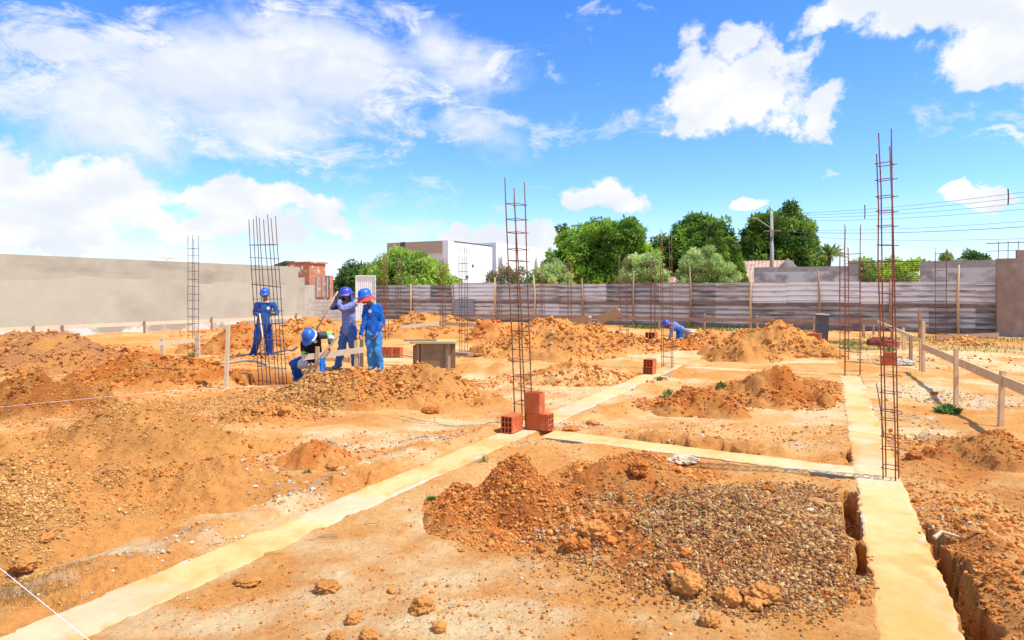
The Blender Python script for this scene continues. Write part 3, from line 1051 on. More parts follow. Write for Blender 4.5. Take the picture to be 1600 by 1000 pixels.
# pale mortar bits
xs = []; ys_ = []; sz = []; cc = []
for px, py, rx, ry, n, s in [(480, 780, .55, .35, 450, .011), (330, 850, .4, .15, 200, .009), (250, 880, .35, .12, 150, .008), (500, 700, .3, .2, 260, .016),
                             (395, 745, .35, .3, 220, .009), (1540, 625, 1.0, .8, 700, .012), (1440, 615, .6, .8, 400, .012), (700, 690, .6, .15, 260, .012),
                             (1415, 650, .25, .8, 260, .013), (900, 665, .5, .25, 250, .012), (1470, 815, .2, .4, 250, .01), (1385, 880, .1, .25, 120, .011),
                             (600, 800, 2.5, 1.5, 500, .006), (860, 950, .9, .4, 260, .006), (770, 692, .5, .12, 200, .01), (1370, 690, .3, .8, 150, .012),
                             (1170, 690, 1.2, .25, 300, .011), (1400, 565, 1., .5, 300, .02), (300, 508, 6, 3, 900, .04), (870, 555, 2, 1.5, 80, .04),
                             (1240, 830, .8, .5, 260, .013), (150, 930, .5, .2, 200, .007), (860, 850, .2, .12, 90, .012)]:
    a, b = in_region(px, py, rx, ry, n)
    xs.append(a); ys_.append(b); sz.append(s * .5 * np.exp(RNG.normal(0, .6, n)).clip(.35, 3.6)); cc.append(pick(GREYS, n))
xs = np.concatenate(xs); ys_ = np.concatenate(ys_); sz = np.concatenate(sz); cc = np.concatenate(cc)
k = off_strips(xs, ys_, -0.03) & (ys_ > 1.5)
scatter('mortar_crumbs', xs[k], ys_[k], sz[k], cc[k], 1, m_stone, 'grey and white crumbs of mortar along the footings and tracks', 'rubble', sink=.25)


# single clods that stand out
def clod(px, py, wpx, hpx, label, col=CLAY, name='earth_clod', cat='clod', group=None, lump=.19, tilt=0):
    p = at(px, py)
    z = hz(p[0], p[1])
    # step nearer or farther so that it is seen where the photo has it although it sits on a heap
    for _ in range(8):
        Y = F * (CH - z) / (py - HY); X = (px - 800) / F * Y
        z = 0.5 * z + 0.5 * hz(X, Y)
    rx = wpx * Y / F / 2; rz = hpx * Y / F / 2
    v, f = ICO[5 if wpx > 25 else 4]
    v = v.copy(); sd_ = random.random() * 50
    for i in range(len(v)):
        n = mnoise.fractal(Vector(v[i] * 1.3 + sd_), 0.7, 2.2, 4)
        n2 = mnoise.noise(Vector(v[i] * 4.5 + sd_)); ce = mnoise.cell_vector(Vector(v[i] * 1.7 + sd_)) if False else None
        rid = abs(mnoise.noise(Vector(v[i] * 1.9 + sd_ + 9)))
        v[i] *= 1 + lump * 2.0 * n + lump * .75 * n2 - .55 * max(0, .16 - rid) + lump * .3 * mnoise.noise(Vector(v[i] * 11 + sd_))
    v = v * np.array([rx, rx * .85, rz])
    th = random.uniform(-.5, .5)
    c, s = math.cos(th), math.sin(th)
    x = v[:, 0] * c - v[:, 1] * s; y = v[:, 0] * s + v[:, 1] * c
    P = np.stack([x + X, y + Y, v[:, 2] + z + rz * .5], 1)
    nn = np.array([mnoise.noise(Vector(q * 9)) for q in P])[:, None]
    o = mk(name, P, f, m_clod, org=(X, Y, z), smooth=True, colors=np.clip(col * (1 + .22 * nn), 0, 1))
    return tag(o, label, cat, group)


BIGC = 'big clods of earth around the foreground gravel'
OC = ORANGE * .82
clod(1073, 920, 50, 38, 'largest rounded clod at the lower front of the foreground gravel', OC, group=BIGC)
clod(1054, 893, 22, 18, 'bright rust lump resting against the largest clod', CLAY * 1.3, group=BIGC)
clod(1140, 945, 36, 34, 'tall clod just right of the largest one at the gravel edge', OC, group=BIGC)
clod(1190, 935, 52, 30, 'long slanting clod in the row at the front of the gravel', OC, group=BIGC)
clod(1176, 952, 30, 24, 'small clod wedged between the long slanting one and the tall one', OC, group=BIGC)
clod(1110, 975, 34, 24, 'clod nearest the camera below the gravel row', OC * .95, group=BIGC)
clod(929, 838, 42, 32, 'big brown clod with split side left of the gravel', OC, group=BIGC)
clod(892, 856, 26, 20, 'angular clod at the foot of the rust coloured heap', CLAY * 1.1, group=BIGC)
clod(912, 856, 20, 20, 'upright clod between the angular clod and the split one', CLAY * 1.2, group=BIGC)
clod(952, 850, 26, 16, 'flat rust lump to the right of the split clod', CLAY * 1.3, group=BIGC)
clod(974, 784, 16, 16, 'dark knob of earth above the split clod', CLAY * .9, group=BIGC)
clod(998, 735, 30, 28, 'blocky upright clod on the clotted ridge', CLAY * 1.1, group=BIGC)
clod(1202, 770, 22, 15, 'brown clod on the upper right edge of the gravel', CLAY * .95, group=BIGC)
clod(1201, 788, 20, 10, 'flat rust clod right below the one on the gravel upper edge', CLAY * 1.25, group=BIGC)
clod(1070, 868, 18, 16, 'rust stone like clod sitting in the middle of the gravel', CLAY * 1.2, group=BIGC)
clod(845, 862, 14, 14, 'little clod lower left of the angular one', CLAY * 1.15, group=BIGC)
clod(773, 840, 12, 12, 'small dark clod at the left foot of the rust coloured heap', CLAY, group=BIGC)
clod(785, 845, 9, 9, 'very small clod touching the dark one at the heap foot', CLAY, group=BIGC)
FREEC = 'clods lying alone on the sandy foreground'
clod(661, 953, 36, 26, 'round brown clod casting a shadow on bare sand at lower centre', OC * .95, group=FREEC)
clod(686, 984, 24, 17, 'second brown clod right of the round one near the bottom', OC, group=FREEC)
clod(511, 921, 40, 18, 'low wide clod with a dark crack on pale sand', OC * .9, group=FREEC)
clod(552, 972, 28, 18, 'reddish crumbly clod below the cracked low clod', ORANGE * .75, group=FREEC)
clod(524, 1000, 26, 18, 'clod cut by the bottom edge left of centre', ORANGE * .78, group=FREEC)
clod(578, 998, 28, 20, 'rusty clod cut by the bottom edge near centre', ORANGE * .78, group=FREEC)
clod(387, 913, 36, 13, 'flat rust lump beside the long strip in the lower left', ORANGE * .75, group=FREEC)
clod(612, 925, 14, 8, 'small flat clod on pale sand between two larger ones', OC, group=FREEC)
clod(72, 860, 28, 17, 'brown clod at the foot of the yellowish gravel', OC * .9, group=FREEC)
clod(38, 874, 34, 20, 'wider clod at the left edge below the yellowish gravel', OC * .85, group=FREEC)
clod(352, 736, 20, 13, 'clod on the reddish low heap beside the yellowish gravel', OC, group=FREEC)
clod(518, 727, 19, 10, 'terracotta coloured lump beside the mortar rubble', ORANGE * .75, group=FREEC)
clod(672, 645, 28, 12, 'dark clod at the foot of the smooth orange heap', CLAY * .9, group=FREEC)
clod(424, 637, 18, 14, 'clod at the left foot of the gravel heap by the hole', CLAY * 1.15, group=FREEC)
clod(445, 643, 18, 13, 'paler clod right of the one at the gravel heap foot', OC, group=FREEC)
clod(405, 646, 20, 11, 'flat clod in front of the hole left of two others', OC, group=FREEC)
clod(1430, 716, 26, 14, 'dark clod beside the right hand footing under the rust red cage', CLAY * .95, group=FREEC)
clod(1460, 616, 12, 6, 'red piece of broken block by the green weed', CLAY * 1.1, group=FREEC)
clod(893, 672, 24, 9, 'flat clod in the corner behind the three blocks', CLAY * 1.2, group=FREEC)
clod(925, 664, 22, 10, 'pale clod right behind the flat one in the footing corner', OC, group=FREEC)
clod(1070, 722, 46, 13, 'slab of hardened white mortar with rust earth on the clotted ridge', GREY, name='mortar_slab', cat='mortar slab')

# ------------------------------------------------------------------ hollow clay blocks
m_brick = mat('clay_block', col=(0.56, 0.135, 0.045), rough=0.8, var=0.13, scale=12, bump=0.25, bscale=80, spec=0.2, stain=((.62, .25, .12), 6, .5, .8, (1, 1, 1)))
BK = 'loose hollow clay blocks'


def block(c, ax, dims=(.26, .14, .19), pose='lie', label='', tilt=None, group=BK):
    """hollow block: length along ax (lie) or upright (stand); c = centre of its base; 3 x 3 channels along the length"""
    L, w, h_ = dims
    b = MB()
    t = .011
    # local frame: x length, y width, z height; plates
    P = []
    for i in range(4):
        yy = -w / 2 + t / 2 + i * (w - t) / 3
        P.append(((0, yy, 0), (L, t, h_)))
        if i in (0, 3):   # scored ribs on the outside
            for kk in range(5):
                zz = -h_ / 2 + (kk + .5) * h_ / 5
                P.append(((0, yy + (-1 if i == 0 else 1) * (t / 2 + .0012), zz), (L * .998, .003, h_ / 5 - .012)))
    for j in range(4):
        zz = -h_ / 2 + t / 2 + j * (h_ - t) / 3
        for i in range(3):
            yc = -w / 2 + (w - t) / 3 * (i + .5) + t / 2
            P.append(((0, yc, zz), (L - .002, (w - t) / 3 - t, t - .0006)))
    a = np.array([ax[0], ax[1], 0.0]); a /= np.linalg.norm(a)
    bb = np.array([-a[1], a[0], 0]); z = np.array([0, 0, 1.0])
    if pose == 'stand':
        M = np.stack([z, bb, a], 1); up = L / 2
    elif pose == 'flat':
        M = np.stack([a, z, -bb], 1); up = w / 2
    else:
        M = np.stack([a, bb, z], 1); up = h_ / 2
    if tilt is not None: M = tilt @ M
    cc_ = np.array(c, float) + np.array([0, 0, up])
    for (p, d) in P:
        vs = []
        for i in (-.5, .5):
            for j in (-.5, .5):
                for k_ in (-.5, .5):
                    vs.append(cc_ + M @ (np.array(p) + np.array([i * d[0], j * d[1], k_ * d[2]])))
        b.add(vs, [(0, 1, 3, 2), (4, 6, 7, 5), (0, 4, 5, 1), (2, 3, 7, 6), (0, 2, 6, 4), (1, 5, 7, 3)])
    o = b.build('clay_block', m_brick, org=tuple(c))
    return tag(o, label, 'brick', group)


pA = at(842, 672)
q = at(797, 676)
block((q[0] + .02, q[1] + .06, .004), V_, label='hollow block left of the centre cage with its nine holes facing the camera')
block((pA[0] + .012, pA[1] + .04, .004), U, dims=(.29, .14, .19), label='long hollow block under the upright one right of the centre cage')
block((pA[0] - .045, pA[1] + .055, .197), U, dims=(.235, .14, .19), pose='stand', label='upright hollow block standing on top of the long one')
q = at(1015, 584)
block((q[0], q[1], .006), V_, pose='flat', label='lower hollow block of the stacked pair on the far end of the long strip')
block((q[0] + .01, q[1] + .01, .147), V_, pose='flat', label='upper hollow block of the stacked pair on the far end of the long strip')
q = at(600, 556); zz = hz(q[0], q[1])
for i, (o_, lb) in enumerate([(0, 'left'), (.2, 'middle'), (.4, 'right')]):
    block((q[0] + o_ * .9 + .02, q[1] - o_ * .25, zz), V_ if i == 1 else U, pose='stand',
          label='upright hollow block, %s one of three behind the worker with the red hat flap' % lb, group='three upright blocks behind the worker')
q = at(1388, 572); block((q[0], q[1], hz(q[0], q[1])), U, dims=(.3, .14, .19), label='dark red hollow block seen through the tallest rust red cage')
q = at(1403, 566); block((q[0] + .1, q[1] + .5, hz(q[0] + .1, q[1] + .5)), U, label='hollow block behind the rubble right of the tallest cage', pose='flat')
for px, py, rt, lb in [(1262, 550, 5, 'hollow block at the left of the loose three right of the golden heap'),
                       (1274, 554, -12, 'hollow block at the right of the loose three right of the golden heap'),
                       (1269, 546, 20, 'hollow block at the back of the loose three right of the golden heap')]:
    q = at(px, py); a = R(rt - 28); block((q[0], q[1], hz(q[0], q[1])), (math.cos(a), math.sin(a)), pose='flat', label=lb)
q = at(1137, 540); block((q[0], q[1], hz(q[0], q[1])), U, label='single block at the left foot of the lumpy heap', pose='flat')
q = at(1018, 541); block((q[0], q[1], hz(q[0], q[1])), V_, dims=(.26, .3, .26), label='large block with dark holes at the pit by the crouching worker')
q = at(190, 570); block((q[0], q[1] + .2, hz(q[0], q[1] + .2) - .02), (-.3, 1), label='half buried tilted block with dark holes in the left heap', tilt=rotm('Y', -38))

# ------------------------------------------------------------------ rebar cages
m_rust = mat('rusty_steel', col=(0.30, 0.085, 0.030), rough=0.75, var=0.35, scale=9, spec=0.4, stain=((.16, .05, .05), 2.0, .45, .6, (1, 1, .6)))
m_rust2 = mat('brown_steel', col=(0.20, 0.095, 0.055), rough=0.75, var=0.3, scale=9, spec=0.4)
m_steel = mat('dull_steel', col=(0.11, 0.095, 0.095), rough=0.65, var=0.3, scale=9, spec=0.4, stain=((.22, .10, .06), 3.0, .5, .65, (1, 1, .5)))
CG = 'reinforcement cages standing on the foundations'


def cage(px, py, tpy, lean, a, b, label, m, base=None, n=2, sp=0.15, rot=0, r=None, extra=0.35, yaw_u=U, tops=None):
    Yb = F * CH / (py - HY) if base is None else base[1]
    X = (px - 800) / F * Yb
    zb = hz(X, Yb) - 0.03 if base is None else base[2]
    if base is None and zb < .05 and n == 2 and px in (819, 1392): zb = 0.0
    Ht = CH - (tpy - HY) / F * Yb
    L = Ht - zb
    lw = lean * Yb / F
    c, s = math.cos(R(rot)), math.sin(R(rot))
    u = np.array([U[0] * c - U[1] * s, U[0] * s + U[1] * c, 0]); v = np.array([-u[1], u[0], 0])
    t = thing('rebar_cage', label, 'rebar cage', (X, Yb, zb), CG)
    rr = r or 0.0045 + 0.00018 * Yb
    O = np.array([X, Yb, zb])
    nb = n
    if tops is None:
        tops = [random.uniform(0, .12) for _ in range(2 * nb)]
    k_ = 0
    ln = np.array([lw, lw * .12, 0])
    for i in range(nb):
        for j in (0, 1):
            off = u * (a * (i / (nb - 1) - .5)) + v * (b * (j - .5))
            if nb == 4:   # paired bars
                off = u * (a * ([-.5, -.17, .20, .5][i])) + v * (b * (j - .5))
            wob = [np.array([random.gauss(0, .004), random.gauss(0, .004), 0]) for _ in range(7)]
            bend = random.gauss(0, .012)
            pts = []
            for q_ in range(7):
                f_ = q_ / 6
                zq = f_ * (L - tops[k_])
                pts.append(O + off + ln * (zq / L) + wob[q_] * (0.3 + f_) + np.array([bend * f_ ** 3, 0, zq]))
            MB().tube(pts, rr, 6).build('vertical_bar', m, t, smooth=True)
            k_ += 1
    # stirrups share one mesh
    e = rr * 1.7
    w2, d2 = a / 2 + e, b / 2 + e
    ring = [u * w2 + v * d2, u * w2 - v * d2, -u * w2 - v * d2, -u * w2 + v * d2]
    pts = []
    for i in range(4):
        p, q_ = ring[i], ring[(i + 1) % 4]
        pts += [p * .97 + q_ * .03, p * .5 + q_ * .5, p * .03 + q_ * .97]
    mb = MB().tube([O + p for p in pts], rr * .62, 5, closed=True)
    mb.tube([O + ring[0], O + ring[0] * 1.0 + u * .03 - v * .02], rr * .62, 5)
    st = None
    zq = 0.10
    while zq < L - extra:
        if st is None:
            st = mb.build('stirrup', m, t); o = st
        else:
            o = st.copy(); COL.objects.link(o); o.parent = t
        zz_ = zq + random.gauss(0, .012)
        o.location = tuple(ln * (zz_ / L) + np.array([0, 0, zz_]))
        o.rotation_euler = (random.gauss(0, .035), random.gauss(0, .035), random.gauss(0, .02))
        zq += sp * random.uniform(.9, 1.12)
    return t


q = at(1392, 748)
cage(1392, 748, 201, -12, .095, .11, 'tallest and nearest rust red cage on the right hand footing', m_rust, base=(0, q[1], 0.0), sp=.135, r=.0062, extra=.30, rot=-14, tops=[.22, 0.02, .17, 0])
q = at(819, 666)
cage(819, 666, 276, -15, .14, .19, 'tall brown cage rising beside the three blocks near the centre', m_rust2, base=(0, q[1], -.01), sp=.17, r=.0075, extra=.22, tops=[.02, .12, .28, .06])
cage(428, 610, 335, -19, .66, .085, 'wide leaning eight bar cage standing in the dug hole at left', m_steel, base=(0, 12.6, -.50), n=4, sp=.26, r=.0085, extra=.40, rot=0)
cage(302, 556, 366, 0, .17, .17, 'slim dark cage in front of the long plastered wall', m_steel, sp=.19, extra=.28)
cage(602, 532, 391, -3, .16, .16, 'rusty cage just right of the worker with the red hat flap', m_rust, sp=.21)
cage(622, 521, 400, 0, .12, .14, 'thin cage between the rusty cages behind the workers', m_rust2, sp=.21)
cage(692, 528, 402, 0, .13, .14, 'rusty cage in front of the dense round tree at the white building', m_rust, sp=.21)
cage(724, 554, 384, 0, .17, .12, 'grey cage standing on its foot plate before the white fence sheet', m_steel, sp=.22, extra=.3)
cage(779, 531, 400, 0, .14, .14, 'faint cage behind the small clay heap left of the centre cage', m_rust2, sp=.25)
cage(847, 521, 404, 0, .12, .14, 'faint cage at the fence behind the large pointed heap', m_rust2, sp=.25)
cage(890, 520, 408, 0, .14, .12, 'faint cage at the fence left of the formwork boards', m_rust2, sp=.25)
cage(975, 543, 395, -2, .22, .14, 'two sided cage in the pit right of the formwork boards', m_rust2, sp=.24)
cage(1020, 540, 404, 0, .12, .10, 'narrow cage beside the large block with dark holes', m_rust2, sp=.25)
cage(1043, 574, 357, -3, .20, .14, 'cage at the far corner of the long strip in front of the crouching worker', m_rust2, sp=.21, extra=.3, tops=[.0, .05, .1, .02])
cage(1332, 586, 350, 0, .26, .14, 'broad rust brown cage at the far end of the right hand footing', m_rust, sp=.2, extra=.45, tops=[.0, .02, .05, .0], rot=-4)
cage(1319, 562, 380, 0, .18, .16, 'shorter cage directly behind the broad rust brown one', m_rust2, sp=.2, extra=.35)
cage(1470, 523, 384, 0, .34, .10, 'two railed cage in front of the fence at far right', m_rust2, sp=.28, extra=.2)

# ------------------------------------------------------------------ long plastered wall on the left
m_plaster = mat('grey_plaster', col=(0.43, 0.395, 0.305), rough=0.9, var=0.08, scale=1.6, bump=0.15, bscale=30, spec=0.15,
                stain=((.34, .31, .24), .55, .48, .66, (1, 1, 2.6)), detail=9)
m_render = mat('raw_render', col=(0.40, 0.375, 0.31), rough=0.95, var=0.22, scale=5, bump=0.5, bscale=25, spec=0.1, stain=((.46, .44, .38), 1.2, .5, .62, (1, 1, 1)))
m_lime = mat('lime_wash', col=(0.66, 0.65, 0.59), rough=0.9, var=0.08, scale=2, spec=0.15, stain=((.36, .33, .28), .9, .46, .56, (1, 1, 1.6)))
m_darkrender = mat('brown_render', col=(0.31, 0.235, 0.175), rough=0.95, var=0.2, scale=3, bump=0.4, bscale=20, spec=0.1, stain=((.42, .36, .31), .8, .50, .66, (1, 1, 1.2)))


def wall_pt(Y):     # left wall line
    return np.array([-28.7 + .531 * Y, Y])


def slab(b, p, q, z0, z1, th, side=1):
    """upright slab with its front face on p-q"""
    p = np.array(p, float); q = np.array(q, float); d = (q - p) / np.linalg.norm(q - p); n = np.array([-d[1], d[0]]) * side
    c = (p + q) / 2 + n * th / 2
    b.box((c[0], c[1], (z0 + z1) / 2), (np.linalg.norm(q - p), th, z1 - z0), d)


t = thing('boundary_wall', 'long smooth grey plastered wall closing the left side of the site', 'wall', (*wall_pt(24), 0))
b = MB(); slab(b, wall_pt(6), wall_pt(33.4), -.2, 2.88, .16, 1); b.build('plastered_panel', m_plaster, t)
ts_ = np.linspace(6, 33.3, 160)
V = []; Fc = []
for th_ in (0, 1):
    for y_ in ts_:
        w_ = wall_pt(y_) + U * (.009 if th_ == 0 else -.02)
        zt_ = 2.02 + .10 * math.sin(y_ * .55) + .05 * math.sin(y_ * 1.9 + 1) + .12 * float(fbm(np.array([y_]), np.array([0.]), 1.1, 4, 91)[0])
        V += [(w_[0], w_[1], -.15), (w_[0], w_[1], zt_)]
n_ = len(ts_)
for i in range(n_ - 1):
    a_ = 2 * i; b_ = a_ + 2 * n_
    Fc += [(a_, a_ + 2, a_ + 3, a_ + 1), (b_, b_ + 1, b_ + 3, b_ + 2), (a_ + 1, a_ + 3, b_ + 3, b_ + 1)]
m_plaster2 = mat('second_coat_plaster', col=(.47, .435, .34), rough=.9, var=.07, scale=1.3, bump=.12, bscale=30, spec=.15, stain=((.41, .375, .29), .4, .5, .68, (1, 1, 1.5)), detail=9)
mk('second_coat', V, Fc, m_plaster2, t)
b = MB(); slab(b, wall_pt(6) + np.array([.03, 0]), wall_pt(33.4) + np.array([.03, 0]), -.2, .30, .19, 1); b.build('footing_band', m_lime, t)
# ragged unplastered edge and the stepped end
bX = lambda px, line_c=-28.7: (lambda k: line_c / (k - .531))((px - 800) / F)   # Y of the wall line at pixel column
Y1, Y2, Y3, Y4 = bX(452), bX(476), bX(484), bX(549)
Y0w = 33.4
b = MB()
slab(b, wall_pt(Y0w), wall_pt(Y2), -.2, 2.02, .16); b.build('stepped_end', m_plaster, t)
b = MB(); slab(b, wall_pt(Y2), wall_pt(Y3 + .3), -.2, 1.95, .15); slab(b, wall_pt(Y0w) , wall_pt(Y2), 2.02, 2.34, .15); b.build('bare_render_edge', m_render, t)
m_blockwall = bpy.data.materials.new('block_wall'); m_blockwall.use_nodes = True


def brick_nodes(m, c1, c2, mortar, bw, bh, ms=.02, pale=None):
    t_ = m.node_tree; bs = t_.nodes['Principled BSDF']; bs.inputs['Roughness'].default_value = .95
    bs.inputs['Specular IOR Level'].default_value = .1
    co = t_.nodes.new('ShaderNodeNewGeometry'); sp = t_.nodes.new('ShaderNodeSeparateXYZ'); t_.links.new(co.outputs['Position'], sp.inputs[0])
    # run along the wall: x for faces square to Y, y for faces square to X
    ad = t_.nodes.new('ShaderNodeMath'); ad.operation = 'ADD'; t_.links.new(sp.outputs[0], ad.inputs[0]); t_.links.new(sp.outputs[1], ad.inputs[1])
    cb = t_.nodes.new('ShaderNodeCombineXYZ'); t_.links.new(ad.outputs[0], cb.inputs[0]); t_.links.new(sp.outputs[2], cb.inputs[1])
    br = t_.nodes.new('ShaderNodeTexBrick'); t_.links.new(cb.outputs[0], br.inputs['Vector'])
    br.inputs['Color1'].default_value = (*c1, 1); br.inputs['Color2'].default_value = (*c2, 1); br.inputs['Mortar'].default_value = (*mortar, 1)
    br.inputs['Scale'].default_value = 1; br.inputs['Mortar Size'].default_value = ms; br.inputs['Brick Width'].default_value = bw; br.inputs['Row Height'].default_value = bh
    n = t_.nodes.new('ShaderNodeTexNoise'); n.inputs['Scale'].default_value = 2.3; n.inputs['Detail'].default_value = 8; t_.links.new(co.outputs['Position'], n.inputs['Vector'])
    mr_ = t_.nodes.new('ShaderNodeMapRange'); mr_.inputs[1].default_value = .55; mr_.inputs[2].default_value = .68; t_.links.new(n.outputs['Fac'], mr_.inputs[0])
    mx = t_.nodes.new('ShaderNodeMix'); mx.data_type = 'RGBA'; t_.links.new(mr_.outputs[0], mx.inputs[0]); t_.links.new(br.outputs['Color'], mx.inputs[6])
    mx.inputs[7].default_value = (*(pale or mortar), 1); t_.links.new(mx.outputs[2], bs.inputs['Base Color'])
    bp = t_.nodes.new('ShaderNodeBump'); bp.inputs['Distance'].default_value = .02; bp.inputs['Strength'].default_value = .6; bp.invert = True
    t_.links.new(br.outputs['Fac'], bp.inputs['Height']); t_.links.new(bp.outputs[0], bs.inputs['Normal'])


brick_nodes(m_blockwall, (.38, .355, .31), (.43, .40, .35), (.31, .29, .25), .5, .2, .02)
b = MB(); slab(b, wall_pt(Y3 + .3), wall_pt(41.5), -.2, 1.18, .15); b.build('block_panel', m_blockwall, t)

# concrete column stub with starter bars on the low block wall
m_conc = mat('grey_concrete', col=(0.40, 0.39, 0.36), rough=0.9, var=0.2, scale=6, bump=0.3, bscale=30)
m_wood = mat('pale_timber', col=(0.62, 0.43, 0.235), rough=0.8, var=0.16, scale=7, bump=0.2, bscale=40, stretch=(1, 1, 1), spec=0.2)
m_wood2 = mat('weathered_timber', col=(0.36, 0.235, 0.15), rough=0.85, var=0.22, scale=7, bump=0.2, bscale=40, spec=0.2)
m_wood3 = mat('bleached_timber', col=(0.68, 0.55, 0.37), rough=0.8, var=0.12, scale=7, bump=0.2, bscale=40, spec=0.2)
m_ply = mat('cement_stained_plywood', col=(0.27, 0.185, 0.10), rough=0.85, var=0.3, scale=4, bump=0.2, bscale=30, stain=((.42, .38, .33), 3, .55, .75, (1, 1, .4)))
Ys = 38.6
t = thing('column_stub', 'short concrete column stubs on a plank above the low block wall', 'concrete stub', (*atY(503, 490, Ys)[:2], 1.1))
for px, w in ((495, 3.2), (504, 2.4), (511, 2.4)):
    p = atY(px, 462, Ys)
    b = MB(); b.box((p[0], p[1], (1.25 + atY(px, 432, Ys)[2]) / 2), (w * Ys / F, .12, atY(px, 432, Ys)[2] - 1.25), U); b.build('post', m_conc, t)
p = atY(503, 461, Ys)
b = MB(); b.box((p[0], p[1] - .12, 1.22), (17 * Ys / F, .2, .14), U); b.build('plank', m_wood2, t)

# ------------------------------------------------------------------ brick building behind the wall
m_redbrick = bpy.data.materials.new('hollow_brickwork'); m_redbrick.use_nodes = True
brick_nodes(m_redbrick, (.52, .17, .085), (.60, .24, .13), (.42, .26, .19), .55, .24, .03, (.72, .48, .36))
m_darktile = mat('dark_roof_edge', col=(.10, .09, .085), rough=.9)
m_white = mat('white_paint', col=(.86, .85, .84), rough=.7, var=.03, scale=1.5)
Yb = 50.0
o0 = atY(455, 455, Yb)
t = thing('brick_house', 'unplastered red brick house behind the end of the plastered wall', 'house', (o0[0], o0[1], 0))


def facade(px0, px1, z0, z1, Y, depth, name, m, tpar):
    p = np.array(atY(px0, 456, Y)[:2])
    k = (px1 - 800) / F
    # walk along U until column px1
    L = (k * p[1] - p[0]) / (U[0] - k * U[1])
    q_ = p + U * L
    b_ = MB(); slab(b_, p, q_, z0, z1, depth); return b_.build(name, m, tpar), p, q_


zt = atY(455, 410, Yb)[2]
_, pa, qa = facade(449, 483, -.2, zt - .1, Yb, 1.7, 'wall', m_redbrick, t)
b = MB(); slab(b, pa - V_ * .06 - U * .1, qa - V_ * .06 + U * .12, zt - .1, zt + .02, 1.9); b.build('coping', m_redbrick, t)
_, pb, qb = facade(503, 515, -.2, atY(510, 430, Yb)[2], Yb + 1.5, .4, 'side_wing', m_redbrick, t)
m_redpanel = mat('smooth_red_brick', col=(.50, .15, .07), rough=.9, var=.2, scale=5)
b = MB(); slab(b, pa + U * .3 - V_ * .03, pa + U * 1.5 - V_ * .03, atY(470, 438, Yb)[2], atY(470, 431, Yb)[2], .05); b.build('walled_up_opening', m_redpanel, t)
for kx, zz0, zz1 in ((1.3, 425, 418), (1.6, 422, 416), (.5, 420, 414)):
    b = MB(); p = pa + U * kx; b.box((p[0] - V_[0] * .03, p[1] - V_[1] * .03, atY(470, (zz0 + zz1) / 2, Yb)[2]), (.16, .05, (zz0 - zz1) * Yb / F), U); b.build('mortar_patch', m_white, t)
b = MB(); b.bar((*(pa - U * 1.3 + V_ * .3), atY(432, 415, Yb)[2]), (*(pa + U * .3), zt + .03), .8, .16); b.build('roof_edge', m_darktile, t)
b = MB(); slab(b, pb + U * .0 - V_ * .04, qb - V_ * .04, atY(510, 452, Yb)[2], atY(510, 446, Yb)[2], .06); b.build('window', m_darktile, t)

m_tile = bpy.data.materials.new('roof_tiles'); m_tile.use_nodes = True


def tile_nodes(m, c1, c2):
    t_ = m.node_tree; bs = t_.nodes['Principled BSDF']; bs.inputs['Roughness'].default_value = .9
    co = t_.nodes.new('ShaderNodeNewGeometry'); n = t_.nodes.new('ShaderNodeTexNoise'); n.inputs['Scale'].default_value = 3.5; n.inputs['Detail'].default_value = 8
    n.inputs['Roughness'].default_value = .8
    t_.links.new(co.outputs['Position'], n.inputs['Vector']); cr = t_.nodes.new('ShaderNodeValToRGB')
    cr.color_ramp.elements[0].position = .35; cr.color_ramp.elements[1].position = .65
    cr.color_ramp.elements[0].color = (*c1, 1); cr.color_ramp.elements[1].color = (*c2, 1)
    t_.links.new(n.outputs['Fac'], cr.inputs[0]); t_.links.new(cr.outputs[0], bs.inputs['Base Color'])


tile_nodes(m_tile, (.44, .20, .12), (.72, .54, .42))
m_tile2 = bpy.data.materials.new('orange_roof_tiles'); m_tile2.use_nodes = True
tile_nodes(m_tile2, (.60, .24, .12), (.66, .30, .17))


def tile_roof(name, p0, p1, zr, ze, run, mt, par, n=34):
    """roof slope with rows of barrel tiles: ridge p0-p1 at height zr, eave at ze, run metres towards -V"""
    p0 = np.array(p0, float); p1 = np.array(p1, float)
    L = np.linalg.norm(p1 - p0); d = (p1 - p0) / L
    nn = -np.array([-d[1], d[0]])
    m_ = n * 6; rows = 14
    vs = []; fs = []
    for r_ in range(rows + 1):
        f_ = r_ / rows
        for i in range(m_ + 1):
            ph = i / 6 * 2 * math.pi
            q_ = p0 + d * L * i / m_ + nn * run * f_
            vs.append((q_[0], q_[1], zr + (ze - zr) * f_ + .016 * math.cos(ph) + .02 * (random.random() - .5)))
    top = len(vs)
    for v_ in list(vs): vs.append((v_[0], v_[1], v_[2] - .14))
    k_ = m_ + 1
    for r_ in range(rows):
        for i in range(m_):
            a_ = r_ * k_ + i
            fs.append((a_, a_ + k_, a_ + k_ + 1, a_ + 1)); fs.append((a_ + top, a_ + top + 1, a_ + top + k_ + 1, a_ + top + k_))
    for i in range(m_):
        a_ = rows * k_ + i; fs.append((a_, a_ + top, a_ + top + 1, a_ + 1))
        fs.append((i, i + 1, i + 1 + top, i + top))
    for r_ in range(rows):
        a_ = r_ * k_; fs.append((a_, a_ + top, a_ + k_ + top, a_ + k_)); a_ += m_; fs.append((a_, a_ + k_, a_ + k_ + top, a_ + top))
    return mk(name, vs, fs, mt, par)


